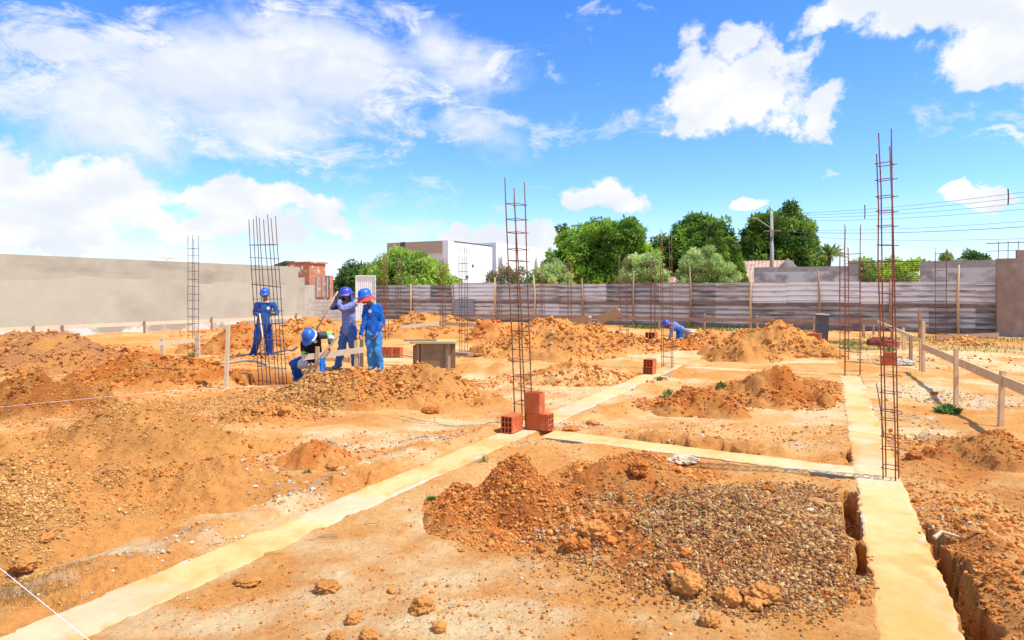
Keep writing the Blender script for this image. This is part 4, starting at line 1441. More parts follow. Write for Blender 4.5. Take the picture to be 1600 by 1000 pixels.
# small orange roofed house, far left
Yh = 62
p = atY(524, 456, Yh)
t = thing('tiled_house', 'small low house with smooth orange tiled roof left of the white corrugated gate', 'house', (p[0], p[1], 0))
pp = p[:2]
b = MB(); slab(b, pp, pp + U * 5.5, -.2, 2.0, 4); b.build('wall', m_plaster, t)
tile_roof('roof', pp + U * 1.2 + V_ * 2, pp + U * 5.8 + V_ * 2, atY(560, 438, Yh)[2] , 1.95, 2.6, m_tile2, t, 20)
b = MB(); slab(b, pp - U * .4 - V_ * .2, pp + U * .9 - V_ * .2, -.2, atY(520, 441, Yh)[2], .3); b.build('side_wall', m_lime, t)

# ------------------------------------------------------------------ white modern building
m_fascia = mat('taupe_fascia', col=(.50, .36, .26), rough=.7, var=.04, scale=1)
m_fascia2 = mat('pale_soffit', col=(.72, .66, .60), rough=.7, var=.04, scale=1)
m_glass = mat('window_glass', col=(.16, .22, .26), rough=.12, var=.1, scale=.8, spec=.8)
m_frame = mat('grey_frame', col=(.42, .44, .45), rough=.5)
C0 = np.array([-5.19, 55.0])
zt = 5.93
t = thing('white_building', 'modern flat roofed white building with taupe fascia and tall window', 'building', (C0[0], C0[1], 0))
b = MB(); slab(b, C0 - U * 6.5 + V_ * .5, C0, -.2, zt - 1.2, 6); b.build('front_wall', m_white, t)
b = MB(); slab(b, C0 - U * .05, C0 + V_ * 7.2 - U * .05, -.2, zt - .06, .5, 1); b.build('side_wall', m_white, t)
b = MB(); slab(b, C0 - U * 6.5 - V_ * .35, C0 - U * .56 - V_ * .35, zt - 1.0, zt, .8); b.build('fascia', m_fascia, t)
b = MB(); slab(b, C0 - U * 6.5 - V_ * .2, C0 - U * .56 - V_ * .2, zt - 1.75, zt - 1.0, .7); b.build('lintel', m_fascia2, t)
b = MB(); slab(b, C0 - U * .56 - V_ * .37, C0 + U * .5 * 0 - V_ * .37 - U * .0, -.2, zt + .002, .9); b.build('corner_pier', m_white, t)
b = MB(); slab(b, C0 - U * .02, C0 + V_ * 7.25 - U * .02, zt - .06, zt + .02, .55, 1); b.build('roof_edge', m_darktile, t)
fr = MB()
x0, x1, z0, z1 = -2.6, -.62, zt - 3.4, zt - 1.78
wn_ = MB(); slab(wn_, C0 + U * x0 - V_ * .02, C0 + U * x1 - V_ * .02, z0, z1, .06); w_ = wn_.build('window', m_glass, t)
for i in range(5):
    xx = x0 + (x1 - x0) * i / 4
    slab(fr, C0 + U * (xx - .03) - V_ * .08, C0 + U * (xx + .03) - V_ * .08, z0, z1, .05)
slab(fr, C0 + U * x0 - V_ * .09, C0 + U * x1 - V_ * .09, z1 - .08, z1, .05)
slab(fr, C0 + U * x0 - V_ * .09, C0 + U * x1 - V_ * .09, z0 + .7, z0 + .76, .05)
fr.build('frame', m_frame, w_)
b = MB(); p = C0 - U * 5.0; slab(b, p - V_ * .38, p + U * .5 - V_ * .38, zt - .45, zt + .02, .1); b.build('vent', m_darktile, t)
C1 = C0 + V_ * 7.6
b = MB(); slab(b, C1 + U * .15, C1 + V_ * 11 + U * .15, -.2, zt + .35, 4, 1); b.build('rear_wing', m_white, t)
b = MB()
for L, zc in ((2.3, 2.9), (3.2, 3.9)):
    p = C0 + V_ * L + U * .12; b.box((p[0], p[1], zc), (.3, .25, .25), U)
b.build('air_vent', m_darktile, t)
for L, zc in ((8.3, 4.4), (16, 4.6)):
    p = C0 + V_ * L + U * .3; MB().lathe((p[0], p[1], zc), [(.02, .75), (.08, .4), (.22, -.6), (.24, -.8)], 8).build('wall_lamp', m_conc, t)

# ------------------------------------------------------------------ corrugated fence
FA = np.array([-1.67, 33.9])


def fence_pt(px):
    k = (px - 800) / F
    L = (k * FA[1] - FA[0]) / (U[0] - k * U[1])
    return FA + U * L, L


m_sheet = mat('weathered_sheet', col=(.60, .60, .55), rough=.8, var=.16, scale=1.2, spec=.08, stain=((.30, .275, .24), 1.1, .47, .68, (1, 1, 9)), detail=9)
m_sheet_w = mat('white_sheet', col=(.88, .90, .86), rough=.8, var=.05, scale=1.2, spec=.08, stain=((.55, .47, .42), 1.2, .55, .8, (1, 1, 5)))
m_sheet_l = mat('faded_sheet', col=(.74, .75, .72), rough=.8, var=.12, scale=1.2, spec=.08, stain=((.38, .34, .32), 1.3, .5, .7, (1, 1, 8)), detail=9)
m_sheet_b = mat('bluish_sheet', col=(.44, .46, .49), rough=.5, var=.1, scale=1.2, spec=.4)
m_sheet_d = mat('grimy_sheet', col=(.42, .42, .39), rough=.8, var=.2, scale=1.2, spec=.08, stain=((.20, .175, .16), 1.2, .45, .62, (1, 1, 7)), detail=9)


m_rust_shade = mat('rust_and_rib_shade', col=(.24, .17, .13), rough=.8, var=.4, scale=3, spec=.2, stretch=(1, 1, .2))  # brown rust lines with the shade of the rib valleys painted in


def sheet(name, L0, L1, z0, z1, m, par, off=0.0, pitch=.21, vertical=False):
    """trapezoid-ribbed sheet metal, ribs horizontal, real thickness"""
    prof = []
    z = z0
    while z < z1 - .01:
        e = min(z + pitch, z1)
        for f_, dd in ((0, 0), (.60, .012), (.66, .075), (.80, .075), (.92, 0)):
            zz_ = z + pitch * f_
            if zz_ <= z1: prof.append((zz_, dd))
        z += pitch
    prof.append((z1, 0))
    P = []
    for side, sgn in ((0, 0), (1, .004)):
        for zz_, dd in prof:
            for L in np.linspace(L0, L1, 6):
                q_ = FA + U * L - V_ * (off - dd - sgn + .012 * math.sin(L * 1.7 + zz_))
                P.append((q_[0], q_[1], zz_ + .012 * math.sin(L * .9)))
    n = len(prof); k_ = 6
    Fc = []
    for s_ in (0, 1):
        for i in range(n - 1):
            for j in range(k_ - 1):
                a_ = s_ * n * k_ + i * k_ + j
                Fc.append((a_, a_ + 1, a_ + k_ + 1, a_ + k_) if s_ == 0 else (a_, a_ + k_, a_ + k_ + 1, a_ + 1))
    h_ = n * k_
    for i in range(n - 1):
        a_ = i * k_; Fc.append((a_, a_ + k_, a_ + k_ + h_, a_ + h_)); a_ += k_ - 1; Fc.append((a_, a_ + h_, a_ + k_ + h_, a_ + k_))
    for j in range(k_ - 1):
        Fc.append((j, j + h_, j + 1 + h_, j + 1)); a_ = (n - 1) * k_ + j; Fc.append((a_, a_ + 1, a_ + 1 + h_, a_ + h_))
    o_ = mk(name, P, Fc, m, par)
    o_.data.materials.append(m_rust_shade)
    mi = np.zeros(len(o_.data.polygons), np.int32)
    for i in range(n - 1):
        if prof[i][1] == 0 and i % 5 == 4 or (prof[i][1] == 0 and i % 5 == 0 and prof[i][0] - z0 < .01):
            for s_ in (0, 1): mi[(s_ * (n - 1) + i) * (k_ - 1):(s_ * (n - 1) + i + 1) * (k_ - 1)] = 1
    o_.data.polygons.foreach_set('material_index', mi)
    return o_


posts = [560, 644, 708, 775, 836, 911, 991, 1079, 1174, 1279, 1391, 1497, 1560]
Ls = [fence_pt(p)[1] for p in posts]
t = thing('corrugated_fence', 'fence of weathered ribbed metal sheets nailed to posts along the back of the site', 'fence', (FA[0], FA[1], 0))
up = {644: m_sheet, 560: m_sheet, 708: m_sheet_w, 775: m_sheet, 836: m_sheet, 911: m_sheet_d, 991: m_sheet, 1079: m_sheet, 1174: m_sheet_w, 1279: m_sheet_w, 1391: m_sheet_l, 1497: m_sheet_l}
lo = {644: m_sheet, 560: m_sheet_d, 708: m_sheet_l, 775: m_sheet_d, 836: m_sheet, 911: m_sheet, 991: m_sheet, 1079: m_sheet, 1174: m_sheet_d, 1279: m_sheet_d, 1391: m_sheet_d, 1497: m_sheet_d}
for i in range(len(posts) - 1):
    a_, b_ = Ls[i], Ls[i + 1]
    top = 2.0 + random.uniform(-.03, .02) + (.10 if posts[i] == 708 else 0)
    mid_ = a_ + (b_ - a_) * random.uniform(.4, .6)
    for kk, (x0_, x1_) in enumerate(((a_ + .01, mid_ + .04), (mid_, b_ + .03))):
        mu_, ml_ = up[posts[i]], lo[posts[i]]
        if mu_ in (m_sheet, m_sheet_d) and random.random() < .5: mu_ = random.choice([m_sheet, m_sheet_l, m_sheet_d, m_sheet])
        if random.random() < .5: ml_ = random.choice([m_sheet, m_sheet_l, m_sheet_d])
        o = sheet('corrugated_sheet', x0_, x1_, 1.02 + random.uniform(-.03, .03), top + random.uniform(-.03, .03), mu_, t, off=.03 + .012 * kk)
        if mu_ is m_sheet_w: o['label'] = 'clean white upper sheet'
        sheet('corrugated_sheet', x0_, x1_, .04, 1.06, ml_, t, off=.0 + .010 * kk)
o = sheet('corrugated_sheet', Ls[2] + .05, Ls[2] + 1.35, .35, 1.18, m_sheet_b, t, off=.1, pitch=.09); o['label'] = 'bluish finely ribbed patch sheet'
ptops = {644: 2.05, 708: 2.02, 775: 2.35, 836: 2.45, 911: 2.25, 991: 2.55, 1079: 2.75, 1174: 2.3, 1279: 2.5, 1391: 2.1, 1497: 2.6}
for px in posts[1:-1]:
    p, L = fence_pt(px)
    b = MB(); zt_ = ptops[px]
    bx = random.uniform(-.05, .05)
    pts = [(p[0] - V_[0] * .12, p[1] - V_[1] * .12, -.1), (p[0] - V_[0] * .12 + bx, p[1] - V_[1] * .12, zt_ * .6), (p[0] - V_[0] * .12 - bx * .6, p[1] - V_[1] * .12, zt_)]
    b.tube(pts, [.05, .045, .03], 7)
    b.build('post', m_wood if px in (836, 1174, 1497, 644, 775) else m_wood2, t, smooth=True)

# white corrugated gate leaf by the workers
Yg = 35.0
p0 = np.array(atY(557, 456, Yg)[:2])
t = thing('corrugated_gate', 'upright white gate leaf of vertical ribbed sheet behind the two standing workers', 'gate', (p0[0], p0[1], 0))
zt = atY(570, 431, Yg)[2]
W_ = 29 * Yg / F
P = []; n = 0; prof = []
for i in range(9):
    x_ = i * W_ / 9
    prof += [(x_, 0), (x_ + W_ / 9 * .55, 0), (x_ + W_ / 9 * .65, .05), (x_ + W_ / 9 * .9, .05)]
prof.append((W_, 0))
for zz_ in (.1, zt):
    for th in (0, .006):
        for x_, d_ in prof: P.append((p0[0] + x_, p0[1] + d_ + th, zz_))
n = len(prof); Fc = []
for i in range(n - 1):
    Fc += [(i, i + 1, 2 * n + i + 1, 2 * n + i), (n + i, 3 * n + i, 3 * n + i + 1, n + i + 1), (2 * n + i, 2 * n + i + 1, 3 * n + i + 1, 3 * n + i), (i, n + i, n + i + 1, i + 1)]
mk('corrugated_sheet', P, Fc, m_sheet_w, t)
b = MB(); b.box((p0[0] + W_ / 2, p0[1] - .03, zt), (W_ + .08, .06, .07)); b.box((p0[0] - .02, p0[1] - .035, zt / 2), (.06, .05, zt - .08)); b.box((p0[0] + W_ + .02, p0[1] - .035, zt / 2), (.06, .05, zt - .08)); b.build('frame', m_sheet_l, t)
# ------------------------------------------------------------------ right boundary wall
p = atY(1558, 456, 23.3)[:2]
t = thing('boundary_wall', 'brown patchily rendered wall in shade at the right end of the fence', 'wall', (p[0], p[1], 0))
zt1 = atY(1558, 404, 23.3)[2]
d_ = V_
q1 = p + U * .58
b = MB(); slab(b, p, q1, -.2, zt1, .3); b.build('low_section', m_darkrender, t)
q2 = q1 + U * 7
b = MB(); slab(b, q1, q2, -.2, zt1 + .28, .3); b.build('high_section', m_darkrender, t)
b = MB()
bt = atY(1562, 377, 22.5)[2]
for k_ in (0.05, .33, .62, 1.1, 2.1):
    pp = p + U * k_ + V_ * .1
    b.tube([(pp[0], pp[1], zt1 - .05), (pp[0] + .01, pp[1], bt + .05)], .012, 5)
b.build('starter_bar', m_steel, t)
b = MB(); pe = p + U * 7 + V_ * .1; pf = p - U * .3 + V_ * .1
b.tube([(pf[0], pf[1], bt), (pe[0], pe[1], bt + .06)], .016, 5); b.tube([(pf[0], pf[1], bt - .28), (pe[0], pe[1], bt - .22)], .010, 5); b.build('rail', m_steel, t)

# ------------------------------------------------------------------ walls beyond the fence
FB = FA + V_ * 4.2


def pt_off(px, off):
    A = FA + V_ * off; k = (px - 800) / F
    return A + U * ((k * A[1] - A[0]) / (U[0] - k * U[1]))


pa, pb = pt_off(1178, 4.2), pt_off(1328, 4.2)
t = thing('garden_wall', 'limewashed wall with bare cement top beyond the white fence sheets', 'wall', (pa[0], pa[1], 0))
b = MB(); slab(b, pa, pb, -.2, 2.55, .15); b.build('panel', m_lime, t)
b = MB(); slab(b, pa - V_ * .004, pb - V_ * .004, 2.55, 2.78, .16); b.build('top_band', m_render, t)
b = MB(); slab(b, pb - U * .05 - V_ * .05, pb + U * .35 - V_ * .05, -.2, 3.0, .3); b.build('end_pillar', m_lime, t)
pc, pd = pt_off(1438, 4.2), pt_off(1580, 4.2)
t = thing('garden_wall', 'limewashed wall with blotched cement top at far right behind the fence', 'wall', (pc[0], pc[1], 0))
b = MB(); slab(b, pc, pd, -.2, 2.62, .15); b.build('panel', m_lime, t)
b = MB(); slab(b, pc - V_ * .004, pd - V_ * .004, 2.62, 2.93, .16); b.build('top_band', m_render, t)
t = thing('wire_fence', 'open fence of many taut horizontal wires between two limewashed walls', 'fence', (*pb, 0))
pw0 = pb + U * .36
for i in range(13):
    zz_ = 1.85 + i * .082
    b = MB(); b.tube([(*(pw0), zz_), (*((pw0 + pc) / 2), zz_ - .01), (*pc, zz_)], .012, 4); b.build('wire', m_steel, t)
b = MB(); b.bar((*pw0, 2.93), (*pc, 2.93), .05, .05); b.build('top_rail', m_steel, t)

# house with old tile roof
Yh = 42
ph = np.array(atY(1150, 456, Yh)[:2])
t = thing('tiled_house', 'old house with mottled clay tile roof and pale gable behind the concrete pole', 'house', (ph[0], ph[1], 0))
zr = atY(1200, 406, Yh)[2]; ze = atY(1160, 442, Yh)[2] - .2
b = MB(); slab(b, ph, ph + U * 3.0, -.2, ze, 4.0); b.build('wall', m_lime, t)
tile_roof('roof', ph - U * .6 + V_ * 2, ph + U * 3.05 + V_ * 2, zr, ze, 2.3, m_tile, t, 16)
g0 = ph + U * 3.1 - V_ * .3
vs = []
zg = atY(1228, 420, 40.5)[2]
for off in (0, .2):
    q_ = g0 + V_ * off
    vs += [(*(q_ - U * .62), 0), (*(q_ + U * .66), 0), (*(q_ + U * .66), zg), (*q_, zr + .02), (*(q_ - U * .62), zg)]
mk('gable', vs, [(0, 1, 2, 3, 4), (9, 8, 7, 6, 5), (0, 5, 6, 1), (1, 6, 7, 2), (2, 7, 8, 3), (3, 8, 9, 4), (4, 9, 5, 0)], m_lime, t)
# rear slope
tile_roof('rear_roof', ph + U * 3.25 + V_ * 2.02, ph - U * .6 + V_ * 2.02, zr, ze, 2.3, m_tile, t, 16)
# tiny bits of a tiled roof between the bushes
Yh = 46; p = np.array(atY(1040, 456, Yh)[:2])
t = thing('tiled_house', 'low weathered tile roof peeping between the two pale bushes', 'house', (p[0], p[1], 0))
b = MB(); slab(b, p, p + U * 2.6, -.2, 1.9, 2); b.build('wall', m_plaster, t)
tile_roof('roof', p - U * .1 + V_ * 1.2, p + U * 2.8 + V_ * 1.2, atY(1050, 432, Yh)[2], 1.85, 1.5, m_tile, t, 12)

# ------------------------------------------------------------------ utility pole and wires
Yp = 40.0
p = atY(1205.5, 456, Yp)
zt = atY(1205, 330, Yp)[2]
t = thing('utility_pole', 'tapering concrete utility pole with lamp arm behind the fence', 'utility pole', (p[0], p[1], 0))
b = MB(); b.tube([(p[0] + .06, p[1], -.2), (p[0], p[1], zt)], [.16, .085], 10); b.build('pole', m_conc, t, smooth=True)
m_yel = mat('yellow_paint', col=(.72, .56, .10), rough=.7)
z1 = atY(1205, 420, Yp)[2]
b = MB(); b.box((p[0] + .04, p[1] - .15, z1), (.09, .02, .9)); b.build('yellow_mark', m_yel, t)
b = MB(); b.tube([(p[0], p[1], atY(0, 357, Yp)[2]), atY(1192, 348, Yp - .3), atY(1181, 340, Yp - .6)], .03, 6); b.build('lamp_arm', m_conc, t)
b = MB(); q_ = atY(1179.5, 341, Yp - .6); b.box(q_, (.34, .16, .08), (1, -.2)); b.build('lamp_head', m_conc, t)
b = MB(); zz_ = atY(0, 361, Yp)[2]; b.box((p[0], p[1] - .12, zz_), (1.0, .07, .07), (1, -.2)); b.build('crossarm', m_wood2, t)
for zy in (372, 376):
    b = MB(); b.box((p[0] + random.uniform(-.2, -.1), p[1] - .2, atY(0, zy, Yp)[2]), (.1, .1, .12)); b.build('insulator', m_darktile, t)
m_wire = mat('power_cable', col=(.10, .10, .12), rough=.7)
wend = [(334, 295), (337, 304), (340, 315), (344, 326), (358, 346), (361, 356), (366, 378)]
for i, (ya, yb) in enumerate(wend):
    P0 = atY(1206, ya, Yp)
    k = (1660 - 800) / F
    P1 = atY(1700, yb - 9, 24.0)
    pts = []
    for j in range(13):
        f_ = j / 12
        q_ = P0 * (1 - f_) + P1 * f_; q_[2] -= .25 * 4 * f_ * (1 - f_)
        pts.append(q_)
    o = MB().tube(pts, .0075 if i != 5 else .012, 4).build('power_line', m_wire, org=P0)
    ordn = ['highest', 'second highest', 'third highest', 'fourth highest', 'third lowest', 'second lowest and thickest', 'lowest'][i]
    tag(o, '%s of the seven thin cables running right from the concrete pole' % ordn, 'power cable', 'cables from the concrete pole')
for px, ya, yb, Yq, lb in ((1351, 320, 342, 34.2, 'small vertical spacer rod hanging in the cables left of the tallest cage'), (1575, 295, 320, 27.5, 'small vertical spacer rod hanging in the cables near the right edge')):
    a_ = atY(px, ya, Yq); b_ = atY(px, yb, Yq)
    o = MB().tube([a_, (a_ + b_) / 2 + np.array([.02, 0, 0]), b_], .028, 5).build('cable_spacer', m_wire, org=a_)
    tag(o, lb, 'cable spacer')
# antenna above the left wall
Ya = 52.0
a0 = atY(261, 412, Ya)
t = thing('roof_antenna', 'little television antenna poking above the long plastered wall', 'antenna', (a0[0], a0[1], 0))
b = MB(); b.tube([(a0[0], a0[1], 0), atY(261, 404, Ya)], .025, 5); b.build('mast', m_conc, t)
b = MB(); b.tube([atY(249, 402, Ya), atY(261, 404.5, Ya), atY(272, 403, Ya)], .03, 5)
for px, py in ((249, 402), (257, 402), (265, 404), (272, 403)):
    b.tube([atY(px, py - 1.2, Ya), atY(px + .5, py + 1.2, Ya)], .04, 5)
b.build('boom', m_wood3, t)

# ------------------------------------------------------------------ vegetation
def leaf_mat(name):
    return mat(name, attr=True, rough=.5, var=.1, scale=3, spec=.35, trans=.42)


m_leaf = leaf_mat('leaves')
m_bark = mat('bark', col=(.16, .115, .08), rough=.95, var=.25, scale=8, bump=.5, bscale=20)


def leaves(centers, radii, per, size, cols, droop=0.0, aspect=.42, up_bias=.5, spread=1.0, shell=.5, bend=True):
    """many small folded leaves gathered in clumps"""
    N = len(centers)
    idx = np.repeat(np.arange(N), per)
    M_ = len(idx)
    d = RNG.normal(0, 1, (M_, 3)); d /= np.linalg.norm(d, axis=1)[:, None]
    r = (shell + (1 - shell) * RNG.uniform(0, 1, M_)) * radii[idx]
    d2 = d.copy()
    P = centers[idx] + d * r[:, None] * np.array([1, 1, .8])
    # leaf direction: outward plus random, droop
    L = d * .6 + RNG.normal(0, .6, (M_, 3)); L[:, 2] -= droop
    L /= np.linalg.norm(L, axis=1)[:, None]
    nrm = d + RNG.normal(0, .45, (M_, 3)); nrm[:, 2] += up_bias
    Wd = np.cross(L, nrm); Wd /= np.linalg.norm(Wd, axis=1)[:, None] + 1e-9
    nn = np.cross(Wd, L)
    s = size * RNG.uniform(.65, 1.35, M_)
    w = s * aspect * .5
    a = P; b = P + L * (s * .5)[:, None] + Wd * w[:, None] + nn * (s * .06)[:, None]
    c = P + L * s[:, None] - nn * (s * .12)[:, None]; e = P + L * (s * .5)[:, None] - Wd * w[:, None] + nn * (s * .06)[:, None]
    V = np.stack([a, b, c, e], 1).reshape(-1, 3)
    Fc = np.arange(M_ * 4).reshape(-1, 4)
    cl = cols[idx] * RNG.uniform(.7, 1.3, (M_, 1))
    cl = np.repeat(np.clip(cl, 0.005, .9), 4, 0)
    return V, Fc, cl


def crown_centers(c, rad, n, lo=.55, flat_bottom=-.55, lump=.22, seed=0):
    d = RNG.normal(0, 1, (n * 3, 3)); d /= np.linalg.norm(d, axis=1)[:, None]
    d = d[d[:, 2] > flat_bottom][:n]
    r = lo + (1 - lo) * RNG.uniform(0, 1, len(d)) ** .5
    q_ = np.array([mnoise.noise(Vector(v * 1.9 + seed)) for v in d])
    r = r * (1 + lump * q_ * 1.6)
    return np.array(c) + d * r[:, None] * np.array(rad)


def tree(px, Y, tpy, wpx, label, pal, n=240, per=120, size=.30, crad=.55, bottom=.15, asp=.42, droop=.25, name='broadleaf_tree', group='trees beyond the fence', dk=1.0, lo=.5, cat='tree', zb=None, shape=None, lump=.24):
    top = CH - (tpy - HY) / F * Y
    X = (px - 800) / F * Y
    rx = wpx * Y / F / 2
    zb = bottom * top if zb is None else zb
    cz = (top + zb) / 2; rz = (top - zb) / 2
    t = thing(name, label, cat, (X, Y, 0), group)
    cs = crown_centers((X, Y, cz), (rx * .93, rx * .85, rz * .93), n, lo, -.8, lump, random.random() * 40)
    if shape is not None: cs = shape(cs, X, Y, cz, rx, rz)
    rd = crad * RNG.uniform(.7, 1.25, len(cs))
    pal = np.array(pal)
    hue = RNG.integers(0, len(pal), len(cs))
    cl = pal[hue] * RNG.uniform(.75, 1.25, (len(cs), 1)) * dk * np.array([1.85, 1.65, 1.3])
    V, Fc, c = leaves(cs, rd, per, size, cl, droop, asp)
    o = mk('crown', V, Fc, m_leaf, t, colors=c)
    # trunk and limbs
    b = MB(); r0 = max(.06, rx * .07)
    b.tube([(X, Y, -.2), (X + .1, Y, cz * .45), (X, Y + .1, cz)], [r0 * 1.3, r0, r0 * .6], 8)
    for i in range(7):
        a = random.uniform(0, 6.28); e = random.uniform(.4, .75)
        p1 = (X + rx * e * math.cos(a) * .55, Y + rx * e * math.sin(a) * .55, cz * .45 + (top - cz * .45) * random.uniform(.3, .5))
        p2 = (X + rx * e * math.cos(a), Y + rx * e * math.sin(a), cz + rz * random.uniform(.1, .55))
        b.tube([(X + .05, Y, cz * .42), p1, p2], [r0 * .6, r0 * .4, r0 * .15], 6)
    b.build('trunk', m_bark, t, smooth=True)
    return t


MANGO = [(.10, .20, .022), (.15, .29, .028), (.07, .15, .02), (.22, .36, .035), (.12, .23, .03)]
MANGO_D = [(.07, .15, .025), (.11, .21, .03), (.05, .115, .022), (.15, .25, .035)]
NEEM = [(.19, .31, .06), (.25, .38, .08), (.13, .24, .045), (.30, .42, .10)]
NEEM_P = [(.22, .32, .13), (.28, .39, .17), (.17, .27, .10), (.33, .44, .22)]
DARK = [(.06, .13, .04), (.085, .16, .05), (.045, .10, .035)]
tree(942, 47, 341, 178, 'huge rounded bright green mango tree right of the white building', MANGO, 420, 130, .30, .50, bottom=.02)
tree(1096, 50, 334, 138, 'dark green mango tree behind the two pale bushes', MANGO_D, 330, 120, .30, .5, bottom=.02)
tree(1218, 46, 329, 128, 'big dark domed mango tree behind the concrete pole', MANGO_D, 360, 130, .28, .46, bottom=.1)
tree(640, 41, 392, 140, 'wide bright green tree in front of the white building', NEEM, 300, 150, .24, .42, bottom=.1, asp=.30, droop=.6)
tree(592, 41.5, 408, 58, 'lower left shoulder tree beside the wide bright green one', NEEM, 90, 130, .22, .38, bottom=.1, asp=.3, droop=.6)
tree(553, 60, 411, 52, 'small dark tree above the orange roofed house', DARK, 90, 110, .3, .5, bottom=.1)
tree(859, 40, 404, 72, 'round grey green bush left of the huge mango tree', NEEM_P, 130, 170, .19, .30, bottom=.1, asp=.26, droop=.5, name='leafy_bush', cat='bush')
tree(1005, 38, 394, 78, 'light green bush between the mango trees', NEEM_P, 150, 170, .19, .30, bottom=.1, asp=.26, droop=.5, name='leafy_bush', cat='bush')
tree(1103, 37, 391, 96, 'pale silvery green bush in front of the dark conifer', NEEM_P, 200, 180, .18, .28, bottom=.1, asp=.24, droop=.5, name='leafy_bush', cat='bush')
tree(792, 38.5, 411, 78, 'sparse twiggy bush in front of the white wall', [(.12, .15, .06), (.10, .16, .05), (.15, .14, .07)], 85, 60, .2, .34, bottom=.1, asp=.26, droop=.3, name='leafy_bush', cat='bush')
tree(1352, 36, 405, 44, 'bushy yellow green shrub behind the wire fence on its left', NEEM, 70, 110, .2, .32, bottom=.1, name='leafy_bush', cat='bush')
tree(1408, 36, 402, 62, 'brighter shrub behind the wire fence beside the tallest cage', [(.26, .40, .05), (.20, .34, .04), (.32, .45, .06)], 100, 110, .2, .32, bottom=.1, name='leafy_bush', cat='bush')
tree(1376, 38, 410, 60, 'low green shrub in the middle behind the wire fence', NEEM, 80, 100, .2, .32, bottom=.1, name='leafy_bush', cat='bush')
tree(1521, 60, 391, 42, 'small dark round tree above the wall at far right', DARK, 80, 110, .28, .4, bottom=.3)
tree(1140, 60, 410, 60, 'background green filling the gap between the dark mango trees', MANGO_D, 90, 100, .35, .55, bottom=.05)


def cone(cs, X, Y, cz, rx, rz):
    f_ = (cs[:, 2] - (cz - rz)) / (2 * rz)
    k = np.clip(1.15 - f_ * 1.05, .06, 1)
    cs = cs.copy(); cs[:, 0] = X + (cs[:, 0] - X) * k; cs[:, 1] = Y + (cs[:, 1] - Y) * k
    return cs


CON = [(.09, .19, .018), (.13, .25, .025), (.06, .14, .016), (.17, .28, .03)]
for px, tp, w, lb in [(1124, 361, 62, 'taller feathery conifer left of the concrete pole'), (1108, 372, 40, 'lower feathery conifer behind the silvery bush'), (1152, 388, 50, 'drooping conifer shoulder closest to the concrete pole')]:
    tree(px, 40, tp, w, lb, CON, 210, 110, .17, .20, bottom=.0, asp=.2, droop=-.8, name='conifer_tree', shape=cone, lo=.3, group='conifers by the concrete pole')


def palm(px, Y, tpy, spread, label, n=24):
    top = CH - (tpy - HY) / F * Y; X = (px - 800) / F * Y
    t = thing('palm_tree', label, 'palm', (X, Y, 0), 'coconut palms behind the walls')
    cz = top - spread * .8
    MB().tube([(X - .2, Y, -.2), (X - .05, Y, cz * .5), (X, Y, cz)], [.16, .12, .1], 8).build('trunk', m_bark, t, smooth=True)
    for i in range(n):
        a = i / n * 6.283 + random.uniform(-.2, .2); el = random.uniform(.35, 1.45)
        L = spread * random.uniform(.85, 1.1)
        vs = []; fs = []; pts = []
        dirh = np.array([math.cos(a), math.sin(a), 0])
        for j in range(13):
            s_ = j / 12
            hx = L * (math.sin(el + .0) * 0 + math.cos(el) * s_ + .1 * s_)
            zz_ = L * (math.sin(el) * s_ - .62 * s_ * s_ * (1.2 - el * .5))
            pts.append(np.array([X, Y, cz]) + dirh * hx + np.array([0, 0, zz_]))
        sd_ = np.array([-dirh[1], dirh[0], 0])
        for j in range(1, 12):
            for sgn in (-1, 1):
                for hh in (0, .5):
                    q_ = pts[j] * (1 - hh) + pts[j + 1] * hh
                    tdir = pts[j + 1] - pts[j]; tdir /= np.linalg.norm(tdir)
                    ll = L * .34 * math.sin(math.pi * min(.95, (j + hh) / 12 + .1)) * random.uniform(.85, 1.1)
                    tip = q_ + sd_ * sgn * ll * .75 + tdir * ll * .45 + np.array([0, 0, -ll * .45])
                    w = tdir * .035 * (spread / 1.5)
                    k_ = len(vs); vs += [q_ - w, q_ + w, tip]; fs.append((k_, k_ + 1, k_ + 2))
        bb = MB(); bb.add(vs, fs, (.24, .33, .08)); bb.tube(pts, [.03 * (1 - .8 * j / 12) for j in range(13)], 4, col=(.2, .22, .08))
        bb.build('frond', m_leaf, t)
    return t


palm(1296, 42, 374, 1.35, 'pale green palm right of the domed mango tree')
palm(1478, 58, 388, 1.9, 'palm top showing above the wall behind the two railed cage')
palm(1440, 66, 398, 1.6, 'thin distant palm fronds beyond the wire fence', 10)


